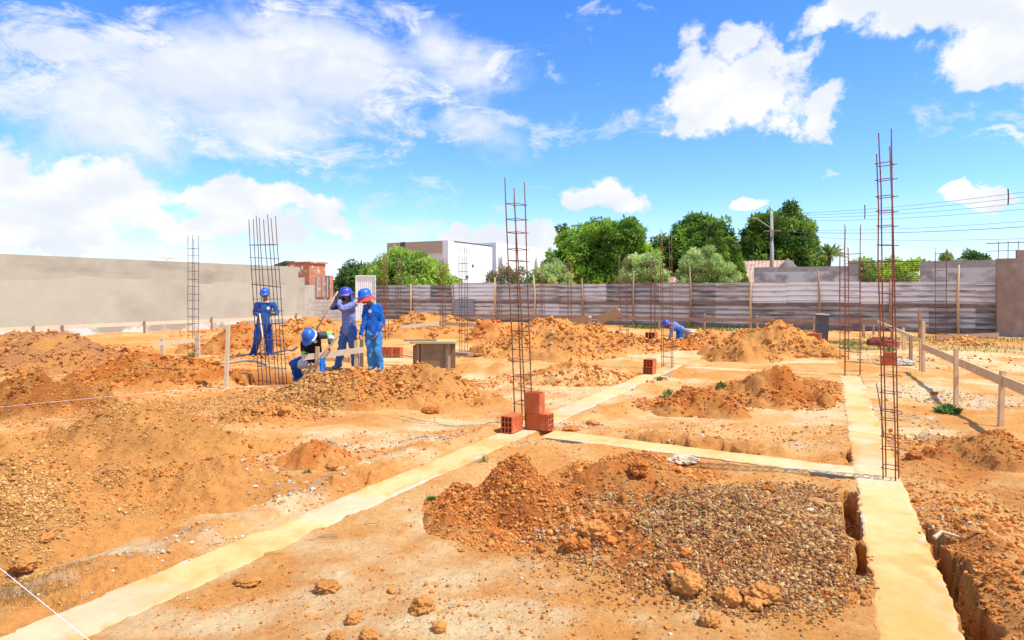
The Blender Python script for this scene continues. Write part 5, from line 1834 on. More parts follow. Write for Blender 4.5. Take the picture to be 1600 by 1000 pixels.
def weed(px, py, wpx, hpx, label, col, n=60, thin=False, name='weed', cat='weed', group='small green weeds'):
    p = at(px, py); z = hz(p[0], p[1]); s = p[1] / F
    w = wpx * s / 2; h_ = hpx * s
    V = []; Fc = []; C = []
    for i in range(n):
        a = random.uniform(0, 6.28); r = w * random.random() ** .6
        bx, by = p[0] + math.cos(a) * r * .4, p[1] + math.sin(a) * r * .4
        tx, ty = p[0] + math.cos(a) * r, p[1] + math.sin(a) * r
        tz = z + h_ * random.uniform(.35, 1.0) * (1.1 - .5 * r / w)
        wd = (.0016 if thin else .007) * (p[1] / 5) ** .7
        sx_, sy_ = -math.sin(a) * wd, math.cos(a) * wd
        k_ = len(V)
        if thin:
            V += [(bx - sx_, by - sy_, z - .01), (bx + sx_, by + sy_, z - .01), (tx, ty, tz)]; Fc.append((k_, k_ + 1, k_ + 2)); m_ = 3
        else:
            mx_, my_ = (bx + tx * 2) / 3, (by + ty * 2) / 3; mz = z + (tz - z) * .75
            V += [(bx, by, z - .01), (mx_ + sx_ * 1.6, my_ + sy_ * 1.6, mz), (tx, ty, tz * .98 + z * .02), (mx_ - sx_ * 1.6, my_ - sy_ * 1.6, mz)]; Fc.append((k_, k_ + 1, k_ + 2, k_ + 3)); m_ = 4
        cc_ = np.array(col) * random.uniform(.7, 1.3)
        C += [tuple(cc_)] * m_
    o = mk(name, V, Fc, m_leaf, org=(p[0], p[1], z), colors=np.array(C))
    return tag(o, label, cat, group)


GR = (.17, .26, .06)
weed(755, 719, 26, 17, 'tuft of fresh grass at the side of the long strip', (.24, .32, .10), 90, True, 'grass_tuft')
weed(674, 781, 24, 11, 'flat leafy weed on bare sand left of the rust coloured heap', GR, 40)
weed(1480, 640, 48, 17, 'spreading green weed beside the stake on the right', (.12, .24, .05), 150)
weed(1126, 612, 24, 12, 'leafy weed between the two crumbly heaps', GR, 45)
weed(1044, 621, 26, 17, 'taller seedling left of the low crumbly heap', (.22, .30, .09), 45)
weed(1031, 593, 14, 8, 'small weed at the foot of the stacked pair of blocks', GR, 25)
weed(480, 738, 18, 6, 'tiny flat weed by the mortar rubble', (.25, .30, .08), 22)
weed(222, 643, 22, 8, 'tiny pale weed on the low stony heap', (.30, .38, .13), 30)
weed(608, 577, 26, 7, 'small green weed beside the feet of the worker with the red flap', (.20, .30, .08), 30)
weed(300, 556, 12, 9, 'green sprig at the foot of the slim dark cage', (.25, .38, .08), 24)
weed(1392, 552, 22, 10, 'yellowish weed behind the tallest cage near the stakes', (.30, .34, .08), 40)
weed(1330, 540, 40, 8, 'low weeds near the base of the shorter cage', (.22, .28, .07), 60)
# ground cover
V = []; Fc = []; C = []


def grass(px, py, rx, ry, n, h_, col, wd=.004):
    a, b_ = in_region(px, py, rx, ry, n, .6)
    z = total_h(a, b_)
    k_ = len(V)
    for i in range(n):
        an = random.uniform(0, 6.28); hh = h_ * random.uniform(.4, 1.2)
        k_ = len(V)
        V.extend([(a[i] - wd, b_[i], z[i] - .01), (a[i] + wd, b_[i], z[i] - .01), (a[i] + math.cos(an) * hh * .5, b_[i] + math.sin(an) * hh * .5, z[i] + hh)])
        Fc.append((k_, k_ + 1, k_ + 2)); C.extend([tuple(np.array(col) * random.uniform(.7, 1.3))] * 3)


grass(40, 945, .28, .12, 900, .05, (.42, .30, .10), .0013); grass(110, 915, .3, .1, 300, .04, (.45, .32, .11), .0012)
grass(1110, 512, 4, 1.4, 1400, .22, (.11, .20, .05), .02); grass(1240, 516, 4, 1.2, 700, .14, (.14, .22, .06), .02)
grass(1290, 536, 1.6, .8, 900, .08, (.20, .27, .07), .012); grass(1330, 545, 1.3, .8, 600, .07, (.24, .30, .08), .012)
grass(1520, 530, 4, 1.5, 900, .1, (.20, .25, .08), .015); grass(1420, 540, 3, 2, 500, .08, (.28, .30, .10), .012)
grass(1590, 545, 2.5, 1.5, 500, .09, (.22, .28, .08), .012)
o = mk('grass', V, np.array(Fc), m_leaf, colors=np.array(C)); tag(o, 'sparse grass along the fence foot and a dry tuft at lower left', 'grass', kind='stuff')
TW = MB()
for px, py, L, a in [(480, 845, .2, .35), (495, 840, .13, .3), (1110, 655, .2, .6), (340, 776, .09, .1), (500, 748, .08, .1), (1400, 665, .3, -.1), (805, 880, .1, -.9), (570, 820, .1, .0)]:
    p = at(px, py); z = hz(p[0], p[1]) + .006
    TW = MB().tube([(p[0], p[1], z), (p[0] + L / 2 * math.cos(a), p[1] + L / 2 * math.sin(a), z + .01), (p[0] + L * math.cos(a), p[1] + L * math.sin(a), z + .004)], .003, 5)
    o = TW.build('twig', m_wood2, org=(p[0], p[1], z)); tag(o, 'thin dry twig lying on the trodden earth', 'twig', 'dry twigs on the ground')
# root end sticking out of the right trench
a_, b_ = at(1460, 845), at(1494, 848)
o = MB().tube([(a_[0], a_[1], .02), ((a_[0] + b_[0]) / 2, a_[1] + .02, .05), (b_[0] + .03, b_[1], .035), (b_[0] + .1, b_[1] - .03, .01)], [.014, .012, .007, .004], 7).build('root', m_wood3, org=a_)
tag(o, 'pale broken root lying across the edge of the right hand trench', 'root')

# ------------------------------------------------------------------ batter boards and stakes
BB = 'timber batter boards marking out the building'


def board(label, rail, stakes, m=m_wood, ms=None, w=.024, h_=.11, sw=.05):
    """rail: list of points (x,y,z) joined by planks; stakes: (x,y,z0,z1, material)"""
    r0 = rail[0][0]
    t = thing('batter_board', label, 'batter board', (r0[0], r0[1], 0), BB)
    for a_, b_, mm in rail:
        q_ = MB().bar(a_, b_, w, h_); q_.build('rail', mm, t)
    for (x_, y_, z0_, z1_, mm, lean) in stakes:
        MB().bar((x_, y_, z0_), (x_ + lean, y_, z1_), sw, sw * .7).build('stake', mm, t)
    return t


def stk(px, bpy_, tpy, mm=m_wood2, lean=0.0):
    Y = F * CH / (bpy_ - HY); X = (px - 800) / F * Y
    return (X, Y + .045, -.15, CH - (tpy - HY) / F * Y, mm, lean)


# right: the near long board
p1, p2, p3 = atY(1430, 537, 13.3), atY(1571, 597, 7.80), atY(1700, 652, 5.65)
p0b = atY(1372, 503, 22.5)
pm = atY(1428, 528, 14.6)
board('long board on stakes running along the right side toward the camera',
      [(atY(1441, 541, 12.6), p2, m_wood), (p2 + np.array([-.02, .03, .02]), p3, m_wood)],
      [stk(1445, 586, 502, m_wood), stk(1441, 583, 530, m_wood, .0), stk(1497, 628, 545, m_wood), stk(1567, 666, 580, m_wood, .03)], w=.026, h_=.12, sw=.055)
board('farther board with bleached top receding behind the tallest cage',
      [(p0b, pm, m_wood3)],
      [stk(1366, 523, 494, m_wood2), stk(1375, 524, 498, m_wood2), stk(1395, 540, 508, m_wood2), stk(1413, 551, 512, m_wood), stk(1425, 569, 526, m_wood2)], w=.03, h_=.1, sw=.06)
# along the fence
fA, fB = pt_off(700, -2.2), pt_off(1447, -2.2)
zr1, zr2 = atY(700, 493, fA[1])[2], atY(1440, 504, fB[1])[2]
sts = []
for px, tp in [(746, 490), (1030, 492), (1101, 489), (1183, 492), (1272, 495), (1349, 497), (1437, 484), (935, 493), (860, 491)]:
    q_ = pt_off(px, -2.15); sts.append((q_[0], q_[1], -.1, atY(px, tp, q_[1])[2], m_wood2, 0))
board('very long board on stakes just in front of the corrugated fence', [((*fA, zr1), (*fB, zr2), m_wood2)], sts, w=.03, h_=.12, sw=.085)
# along the left wall
wl0 = lambda px: (lambda Y: np.array([-27.6 + .531 * Y, Y]))(-27.6 / ((px - 800) / F - .531))
wa, wb = wl0(-60), wl0(470)
sts = []
for px, tp in [(51, 509), (96, 508), (224, 502), (329, 495), (461, 489), (542, 484)]:
    q_ = wl0(px) + np.array([.07, -.05]); sts.append((q_[0], q_[1], -.1, atY(px, tp, q_[1])[2], m_wood2, 0))
board('pale board on stakes along the foot of the long plastered wall', [((*wa, atY(-60, 518, wa[1])[2]), (*wb, atY(470, 495, wb[1])[2]), m_wood3)], sts, w=.03, h_=.13, sw=.07)
# in front of the workers
Yw = 11.9
board('short white topped board on stakes right in front of the stooping worker',
      [(atY(471, 559, Yw), atY(569, 546.5, Yw + .3), m_wood3)],
      [(*atY(496, 576, Yw + .06)[:2], .0, atY(496, 542, Yw)[2], m_wood, 0), (*atY(556.5, 576, Yw + .3)[:2], .0, atY(556, 532, Yw + .3)[2], m_wood, 0),
       (*atY(565, 574, Yw + .5)[:2], .0, atY(565, 530, Yw + .5)[2], m_ply, 0)], w=.025, h_=.105, sw=.065)
board('short board with white stake between the left heap and the slim cage',
      [(atY(246, 537, 15.6), atY(304, 532, 16.0), m_wood3)],
      [stk(252, 558, 529, m_wood3), stk(308, 556, 520, m_wood3)], h_=.09, sw=.09)
board('short board on two stakes in front of the low wide heap',
      [(atY(628, 511, 19.5), atY(686, 505, 19.7), m_wood3), (atY(686, 505.5, 19.8), atY(745, 508, 20), m_wood2)],
      [stk(644, 528, 502, m_wood2), stk(687, 524, 500, m_wood2), stk(746, 527, 491, m_wood2)], h_=.10, sw=.05)
board('low board lying behind the two standing workers', [(atY(500, 561, 15.0), atY(548, 563, 14.8), m_wood)], [(*atY(545, 575, 14.7)[:2], 0, atY(545, 558, 14.7)[2], m_wood2, 0)], h_=.07)
o = MB().bar(at(353, 604) + np.array([0, 0, -.1]), atY(356.5, 508, at(353, 604)[1] + .05), .055, .045).build('stake', m_wood3, org=at(353, 604))
tag(o, 'tall lone pale stake standing between the left heap and the wide cage', 'stake')
o = MB().bar(atY(691, 500, 24), atY(746, 522, 22), .2, .03).build('loose_board', m_wood3, org=atY(735, 520, 20)); bpy.data.objects.remove(o)
q_ = at(738, 524)
o = MB().box((q_[0], q_[1], .22), (.5, .03, .28), (1, .1)).build('loose_board', m_wood3, org=q_); tag(o, 'small upright pale board beside the stake left of the clay heap', 'board')
for px, py, L, a, lb in [(750, 528, 1.0, -.3, 'plank lying flat below the small upright board'), (765, 532, 1.4, .05, 'grey plank on the ground left of the faint cage')]:
    q_ = at(px, py); o = MB().bar((q_[0] - L / 2, q_[1], .1), (q_[0] + L / 2 * math.cos(a), q_[1] + L * math.sin(a), .1), .15, .03).build('loose_board', m_wood2, org=q_); tag(o, lb, 'board')
q_ = at(612, 567)
o = MB().bar((q_[0] - .5, q_[1] + .1, .08), (q_[0] + .2, q_[1], .18), .1, .03).build('loose_board', m_ply, org=q_); tag(o, 'dark plank propped beside the worker with the red flap', 'board')
o = MB().bar((q_[0] + .25, q_[1], .18), (q_[0] + 1.4, q_[1] - .5, .06), .06, .03).build('loose_board', m_wood3, org=q_); tag(o, 'bleached batten running from the dark plank toward the plywood box', 'board')

# ------------------------------------------------------------------ formwork
q = at(672, 581)
s = q[1] / F
t = thing('formwork_box', 'stained plywood formwork box with a plank lid behind the smooth orange heap', 'formwork', (q[0], q[1], 0))
wB = 44 * s; hB = atY(672, 537, q[1])[2]
x0 = atY(657, 0, q[1])[0]; x1 = atY(700, 0, q[1])[0]
MB().box(((x0 + x1) / 2, q[1] + .02, hB / 2), (x1 - x0, .03, hB), (1, 0)).build('front_panel', m_ply, t)
MB().box((x1 - .02, q[1] + .01 - .035, hB / 2), (.05, .04, hB), (1, 0)).build('edge_batten', m_ply, t)
for i in range(3):
    MB().box((x0 - .03 - .055 * i - .02, q[1] + .10 + .1 * i, hB / 2 - .01 * i), (.05, .16, hB - .04 * i), (1, 0)).build('side_board', m_wood2, t)
MB().box((x1 - .015, q[1] + .29, hB / 2), (.03, .5, hB), (1, 0)).build('side_panel', m_wood2, t)
MB().box(((x0 + x1) / 2, q[1] + .55, hB / 2), (x1 - x0 + .2, .03, hB - .02), (1, 0)).build('back_panel', m_ply, t)
m_lid = mat('mossy_plank', col=(.46, .40, .20), rough=.85, var=.2, scale=6)
MB().box(((x0 + x1) / 2 - .03, q[1] + .24, hB + .025), (x1 - x0 + .35, .62, .04), (1, 0)).build('lid', m_lid, t)
MB().bar((x0 - .35, q[1] + .1, hB + .06), (x0 + .3, q[1] + .15, hB + .065), .12, .03).build('loose_plank', m_wood2, t)
# formwork boards on the sandy heap
m_ply2 = mat('tan_formply', col=(.52, .33, .14), rough=.7, var=.12, scale=3, spec=.3)
for (pxa, pya, pxb, pyb, Y, th, lb) in [(905, 503, 920, 499, 20.6, .32, 'left plywood trough lying on the sandy heap'), (936, 500, 966, 488, 20.2, .36, 'right plywood trough tipped up on the sandy heap showing its open end')]:
    a_ = atY(pxa - 9 if pxa == 905 else pxa, pya, Y); b_ = atY(pxb, pyb, Y - .3)
    t = thing('formwork_trough', lb, 'formwork', tuple(a_), 'plywood troughs on the sandy heap')
    d = (b_ - a_); d /= np.linalg.norm(d)
    MB().bar(a_, b_, .03, th * .75).build('front_board', m_ply2, t)
    off = np.array([.1, .35, 0])
    MB().bar(a_ + off, b_ + off, .03, th * .75).build('back_board', m_ply2, t)
    zo = np.array([0, 0, th * .36])
    MB().bar(a_ + off * .5 - zo, b_ + off * .5 - zo, .36, .03).build('bottom_board', m_ply, t)
    MB().bar(b_ + np.array([0, -.03, th * .2]), b_ + off + np.array([0, .03, th * .2]), .05, .06).build('end_batten', m_wood3, t)
# dark slab standing at the fence
q = at(1284, 533)
t = thing('leaning_slab', 'dark standing panel with pale top leaning behind the golden heap', 'formwork', (q[0], q[1], 0))
hB = atY(1284, 492, q[1])[2]; tl = rotm('Y', 3)
m_black = mat('tarred_panel', col=(.09, .085, .085), rough=.8, var=.3, scale=9, stain=((.25, .22, .2), 5, .6, .75, (1, 1, 1)))
MB().box((q[0], q[1], hB / 2), (17 * q[1] / F, .25, hB), (1, -.25), tilt=tl).build('panel', m_black, t)
MB().box((q[0] + .03, q[1], hB + .02), (18 * q[1] / F, .27, .04), (1, -.25), tilt=tl).build('top_batten', m_sheet_l, t)
# long low plank edge by the fence on the right
a_, b_ = at(1462, 533), at(1560, 527)
o = MB().bar((a_[0], a_[1], .09), (b_[0], b_[1], .06), .05, .2).build('edging_board', m_wood2, org=a_); tag(o, 'low dark edging board behind the flat pale heap', 'board')
# foot plate of the grey cage
q = at(724, 556); o = MB().box((q[0], q[1], .05), (.42, .3, .08), U).build('foot_plate', m_wood2, org=q); tag(o, 'flat timber plate under the grey cage', 'plate')
# paint buckets
m_bucket = mat('dirty_white_plastic', col=(.66, .64, .64), rough=.5, var=.1, scale=8, stain=((.36, .24, .22), 8, .52, .6, (1, 1, 1)))
for px, py, lb in ((1069, 529, 'left of the two dirty white buckets at the crouching worker'), (1078.5, 529.5, 'right of the two dirty white buckets, its label torn')):
    q = at(px, py); z = hz(q[0], q[1])
    t = thing('bucket', lb, 'bucket', (q[0], q[1], z), 'paint buckets beside the crouching worker')
    MB().lathe((q[0], q[1], z), [(0, 0), (.13, 0), (.155, .3), (.16, .34), (.15, .345), (.14, .30), (.12, .02), (0, .02)], 18).build('body', m_bucket, t, smooth=True)
    MB().lathe((q[0], q[1], z), [(.155, .26), (.17, .265), (.17, .285), (.157, .29)], 18).build('rim', m_white, t)
    MB().tube([(q[0] + .165 * math.cos(a), q[1] - .03 - .1 * math.sin(a), z + .28 - .12 * math.sin(a)) for a in np.linspace(0, math.pi, 9)], .005, 5).build('handle', m_steel, t)
# maroon tarpaulin
q = at(1378, 541)
v, f = ICO[3]; P = []
for c in v:
    n_ = mnoise.fractal(Vector(c * 1.6 + np.array([3., 1, 2])), .8, 2.1, 4); n2 = abs(mnoise.noise(Vector(c * 3.1)))
    P.append((q[0] + c[0] * .42 * (1 + .3 * n_), q[1] + c[1] * .32, max(-.05, c[2] * .30 * (1 + .5 * n_) + .05 - .16 * n2)))
m_tarp = mat('maroon_tarp', col=(.26, .055, .04), rough=.7, var=.15, scale=6, bump=.5, bscale=9, bdist=.05, spec=.15)
o = mk('tarpaulin', P, f, m_tarp, org=q); tag(o, 'crumpled maroon tarpaulin heaped between the stakes behind the tallest cage', 'tarpaulin')
# crumpled white cup
q = at(744, 573)
o = MB().lathe((q[0], q[1], .06), [(0, -.05), (.035, -.05), (.05, .07), (.046, .07), (.03, -.04)], 12, rotm('X', 65)).build('paper_cup', m_white, org=q); tag(o, 'crumpled white paper cup lying near the plywood box', 'litter')
# concrete chunk behind the tallest cage
clod(1408, 570, 38, 12, 'pale concrete lump behind the tallest cage', np.array([.5, .45, .38]), name='concrete_lump', cat='concrete lump')
# thin bar leaning at the footing
a_, b_ = at(1382, 690), atY(1370, 600, 6.6)
o = MB().tube([at(1381, 682), atY(1376, 640, 7.3), atY(1369.5, 599, 7.4)], .0065, 6).build('loose_rebar', m_steel, org=a_); tag(o, 'single bent dark bar standing loose left of the tallest cage', 'rebar')
# string lines
m_string = mat('white_string', col=(.85, .83, .80), rough=.8)
A_, B_ = atY(0, 888, 2.62), atY(140, 1001, 2.05)
d = B_ - A_
o = MB().tube([A_ - d * 3, A_, B_, B_ + d * 2], .0014, 6).build('string_line', m_string, org=A_); tag(o, 'taut white string crossing the lower left corner', 'string')
A_, B_ = atY(0, 636, 8.0), atY(270, 610, 9.2)
o = MB().tube([A_ - (B_ - A_) * .4, A_, B_, atY(470, 600, 10.5)], .0017, 5).build('string_line', m_string, org=A_); tag(o, 'thin pale string stretched over the left heaps toward the hole', 'string')
for px, py, px2, py2, lb in ((355, 558, 460, 548, 'black hose'), (345, 566, 420, 570, 'grey hose')):
    a_, b_ = at(px, py), at(px2, py2)
    pts = []
    for j in range(14):
        f_ = j / 13; x_ = a_[0] * (1 - f_) + b_[0] * f_; y_ = a_[1] * (1 - f_) + b_[1] * f_ + .35 * math.sin(f_ * 4 + px)
        pts.append((x_, y_, hz(x_, y_) + .03))
    o = MB().tube(pts, .022, 6).build('hose', m_steel if 'black' in lb else m_conc, org=a_, smooth=True); tag(o, lb + ' trailing on the ground left of the wide leaning cage', 'hose')

# ------------------------------------------------------------------ people
def remesh(parts, voxel, smooth_it=4):
    V = []; Fc = []
    for v, f in parts:
        b = len(V); V.extend(map(tuple, v)); Fc.extend([tuple(i + b for i in q_) for q_ in f])
    me = bpy.data.meshes.new('tmp'); me.from_pydata(V, [], Fc)
    o = bpy.data.objects.new('tmp', me); COL.objects.link(o)
    m1 = o.modifiers.new('r', 'REMESH'); m1.mode = 'VOXEL'; m1.voxel_size = voxel
    m2 = o.modifiers.new('s', 'SMOOTH'); m2.iterations = smooth_it; m2.factor = .5
    dg = bpy.context.evaluated_depsgraph_get()
    me2 = bpy.data.meshes.new_from_object(o.evaluated_get(dg))
    v = np.empty(len(me2.vertices) * 3, np.float32); me2.vertices.foreach_get('co', v)
    f = [tuple(p.vertices) for p in me2.polygons]
    bpy.data.objects.remove(o); bpy.data.meshes.remove(me); bpy.data.meshes.remove(me2)
    return v.reshape(-1, 3).astype(float), f


def cap(p, r0, q, r1, n=14, flat=None):
    """tapered capsule; flat = (axis vector, factor) squeezes its section"""
    p = np.array(p, float); q = np.array(q, float)
    a = q - p; L = np.linalg.norm(a) + 1e-6; a = a / L
    up = np.array([0, 0, 1.0]) if abs(a[2]) < .9 else np.array([0, 1.0, 0])
    b = np.cross(up, a); b /= np.linalg.norm(b); c = np.cross(a, b)
    rings = []
    for i in range(1, 5): t_ = i / 5 * math.pi / 2; rings.append((-r0 * math.cos(t_), r0 * math.sin(t_)))
    rings.append((0, r0)); rings.append((L, r1))
    for i in range(1, 5): t_ = i / 5 * math.pi / 2; rings.append((L + r1 * math.sin(t_), r1 * math.cos(t_)))
    V = [p - a * r0]
    for d, r in rings:
        for k in range(n):
            t_ = 2 * math.pi * k / n
            V.append(p + a * d + (b * math.cos(t_) + c * math.sin(t_)) * r)
    V.append(q + a * r1)
    V = np.array(V)
    if flat is not None:
        ax, fk = np.array(flat[0], float), flat[1]; ax /= np.linalg.norm(ax)
        cen = p + np.outer((V - p) @ a, a)
        dd = V - cen
        V = V - np.outer(dd @ ax, ax) * (1 - fk)
    m = len(rings); Fc = []
    for k in range(n): Fc.append((0, 1 + (k + 1) % n, 1 + k))
    for i in range(m - 1):
        for k in range(n): Fc.append((1 + i * n + k, 1 + i * n + (k + 1) % n, 1 + (i + 1) * n + (k + 1) % n, 1 + (i + 1) * n + k))
    e = len(V) - 1
    for k in range(n): Fc.append((e, 1 + (m - 1) * n + k, 1 + (m - 1) * n + (k + 1) % n))
    return V, Fc


def ell(c, r, M=None):
    v, f = ICO[3]; v = v * np.array(r)
    if M is not None: v = v @ np.array(M).T
    return v + np.array(c), [tuple(q_) for q_ in f]


m_skin = mat('skin', col=(.24, .12, .07), rough=.55, var=.08, scale=20, spec=.35)
m_glove = mat('work_glove', col=(.05, .055, .065), rough=.8, var=.2, scale=30)
m_blue = mat('royal_blue_cotton', col=(.010, .135, .52), rough=.85, var=.14, scale=9, bump=1.0, bscale=8, bdist=.07, spec=.15, stain=((.20, .22, .30), 6, .56, .85, (1, 1, 1)))
m_blue2 = mat('denim_blue_cotton', col=(.075, .19, .46), rough=.85, var=.16, scale=9, bump=1.0, bscale=8, bdist=.07, spec=.15, stain=((.25, .24, .30), 5, .6, .8, (1, 1, 1)))
m_lblue = mat('sky_blue_cotton', col=(.075, .30, .66), rough=.85, var=.14, scale=9, bump=1.0, bscale=8, bdist=.07, spec=.15, stain=((.20, .22, .30), 6, .56, .85, (1, 1, 1)))
m_navy = mat('navy_cotton', col=(.012, .055, .27), rough=.85, var=.15, scale=9, bump=1.0, bscale=8, bdist=.07, spec=.15, stain=((.20, .22, .30), 6, .56, .85, (1, 1, 1)))
m_lav = mat('faded_lavender_cotton', col=(.21, .245, .50), rough=.85, var=.12, scale=9, bump=.7, bscale=9, bdist=.03, spec=.15)
m_blackc = mat('black_cotton', col=(.022, .022, .024), rough=.9, var=.2, scale=9, bump=.7, bscale=9, bdist=.03, spec=.1)
m_greyc = mat('grey_cotton', col=(.10, .105, .12), rough=.9, var=.2, scale=9, bump=.7, bscale=9, bdist=.03, spec=.1)
m_hiv = mat('hi_vis_band', col=(.30, .75, .10), rough=.6)
m_refl = mat('silver_band', col=(.62, .64, .60), rough=.4)
m_helm = mat('blue_helmet_shell', col=(.012, .12, .52), rough=.42, var=.05, scale=5, spec=.55)
m_helm2 = mat('violet_helmet_shell', col=(.05, .06, .42), rough=.35, var=.05, scale=5, spec=.5)
m_red = mat('coral_cloth', col=(.72, .07, .055), rough=.8, var=.1, scale=12, bump=.4, bscale=20)
m_pale = mat('pale_cloth', col=(.62, .60, .58), rough=.85, var=.1, scale=12, bump=.4, bscale=20)
m_boot = mat('dusty_boot', col=(.20, .19, .24), rough=.8, var=.2, scale=14)
m_bootw = mat('pale_boot', col=(.45, .47, .62), rough=.8, var=.2, scale=14)
m_dark = mat('dark_detail', col=(.015, .012, .012), rough=.4)


def norm(v): v = np.array(v, float); return v / (np.linalg.norm(v) + 1e-9)


def hand_parts(w, d, side, curl=.7):
    """palm and five fingers from wrist w along direction d; side = palm-side normal"""
    w = np.array(w, float); d = norm(d); n = np.array(side, float); n = norm(n - d * (n @ d)); s = np.cross(d, n)
    P = [cap(w, .027, w + d * .085, .036, 10, (n, .55))]
    for i, (o_, L) in enumerate(((-.028, .062), (-.010, .072), (.009, .068), (.027, .054))):
        a = w + d * .09 + s * o_
        d1 = norm(d * math.cos(curl * .8) + n * math.sin(curl * .8)); d2 = norm(d * math.cos(curl * 1.9) + n * math.sin(curl * 1.9))
        b = a + d1 * L * .55; c = b + d2 * L * .5
        P += [cap(a - d * .02, .0105, b, .0095, 8), cap(b, .0095, c, .008, 8)]
    a = w + d * .035 - s * .03; b = a - s * .03 + d * .035 + n * .012
    P += [cap(a, .013, b, .011, 8), cap(b, .011, b + d * .03 + n * .016, .009, 8)]
    return P


def helmet(t, c, M, m, brim=True, R0=.125):
    """hard hat: dome, crown rib and a front peak; M maps local (x right, -y front, z up)"""
    n = 28
    prof = [(.012, .137), (.05, .131), (.085, .112), (.112, .078), (.124, .035), (.127, -.005), (.136, -.012), (.136, -.020), (.120, -.018), (.112, .03)]
    V = []; Fc = []
    for i, (r, z) in enumerate(prof):
        for k in range(n):
            a = 2 * math.pi * k / n
            sx_, sy_ = .93, 1.12
            rr = r
            ext = 0
            if i in (6, 7): ext = .055 * max(0, -math.sin(a)) ** 2.2
            x_ = (rr) * math.cos(a) * sx_; y_ = (rr + ext) * math.sin(a) * sy_
            zz_ = z - (.012 * max(0, -math.sin(a)) ** 2 if i in (6, 7) else 0)
            V.append(np.array(c) + M @ np.array([x_, y_, zz_]))
    for i in range(len(prof) - 1):
        for k in range(n): Fc.append((i * n + k, i * n + (k + 1) % n, (i + 1) * n + (k + 1) % n, (i + 1) * n + k))
    Fc.append(tuple(range(n))[::-1])
    o = mk('helmet', V, Fc, m, t, smooth=True)
    b = MB()
    for off in (-.03, 0, .03):
        pts = [np.array(c) + M @ np.array([off, y_ * 1.12, z]) for y_, z in ((-.118, .04), (-.10, .095), (-.06, .128), (0, .139), (.06, .128), (.10, .095), (.118, .04))]
        b.tube(pts, .006 if off else .009, 6)
    b.build('ridge', m, o, smooth=True)
    return o


def face_frame(look):
    """matrix whose -y column looks along 'look'"""
    f = norm(look); up = np.array([0, 0, 1.0])
    r = norm(np.cross(f, up)); u = np.cross(r, f)
    return np.stack([r, -f, u], 1)      # x right, y back, z up


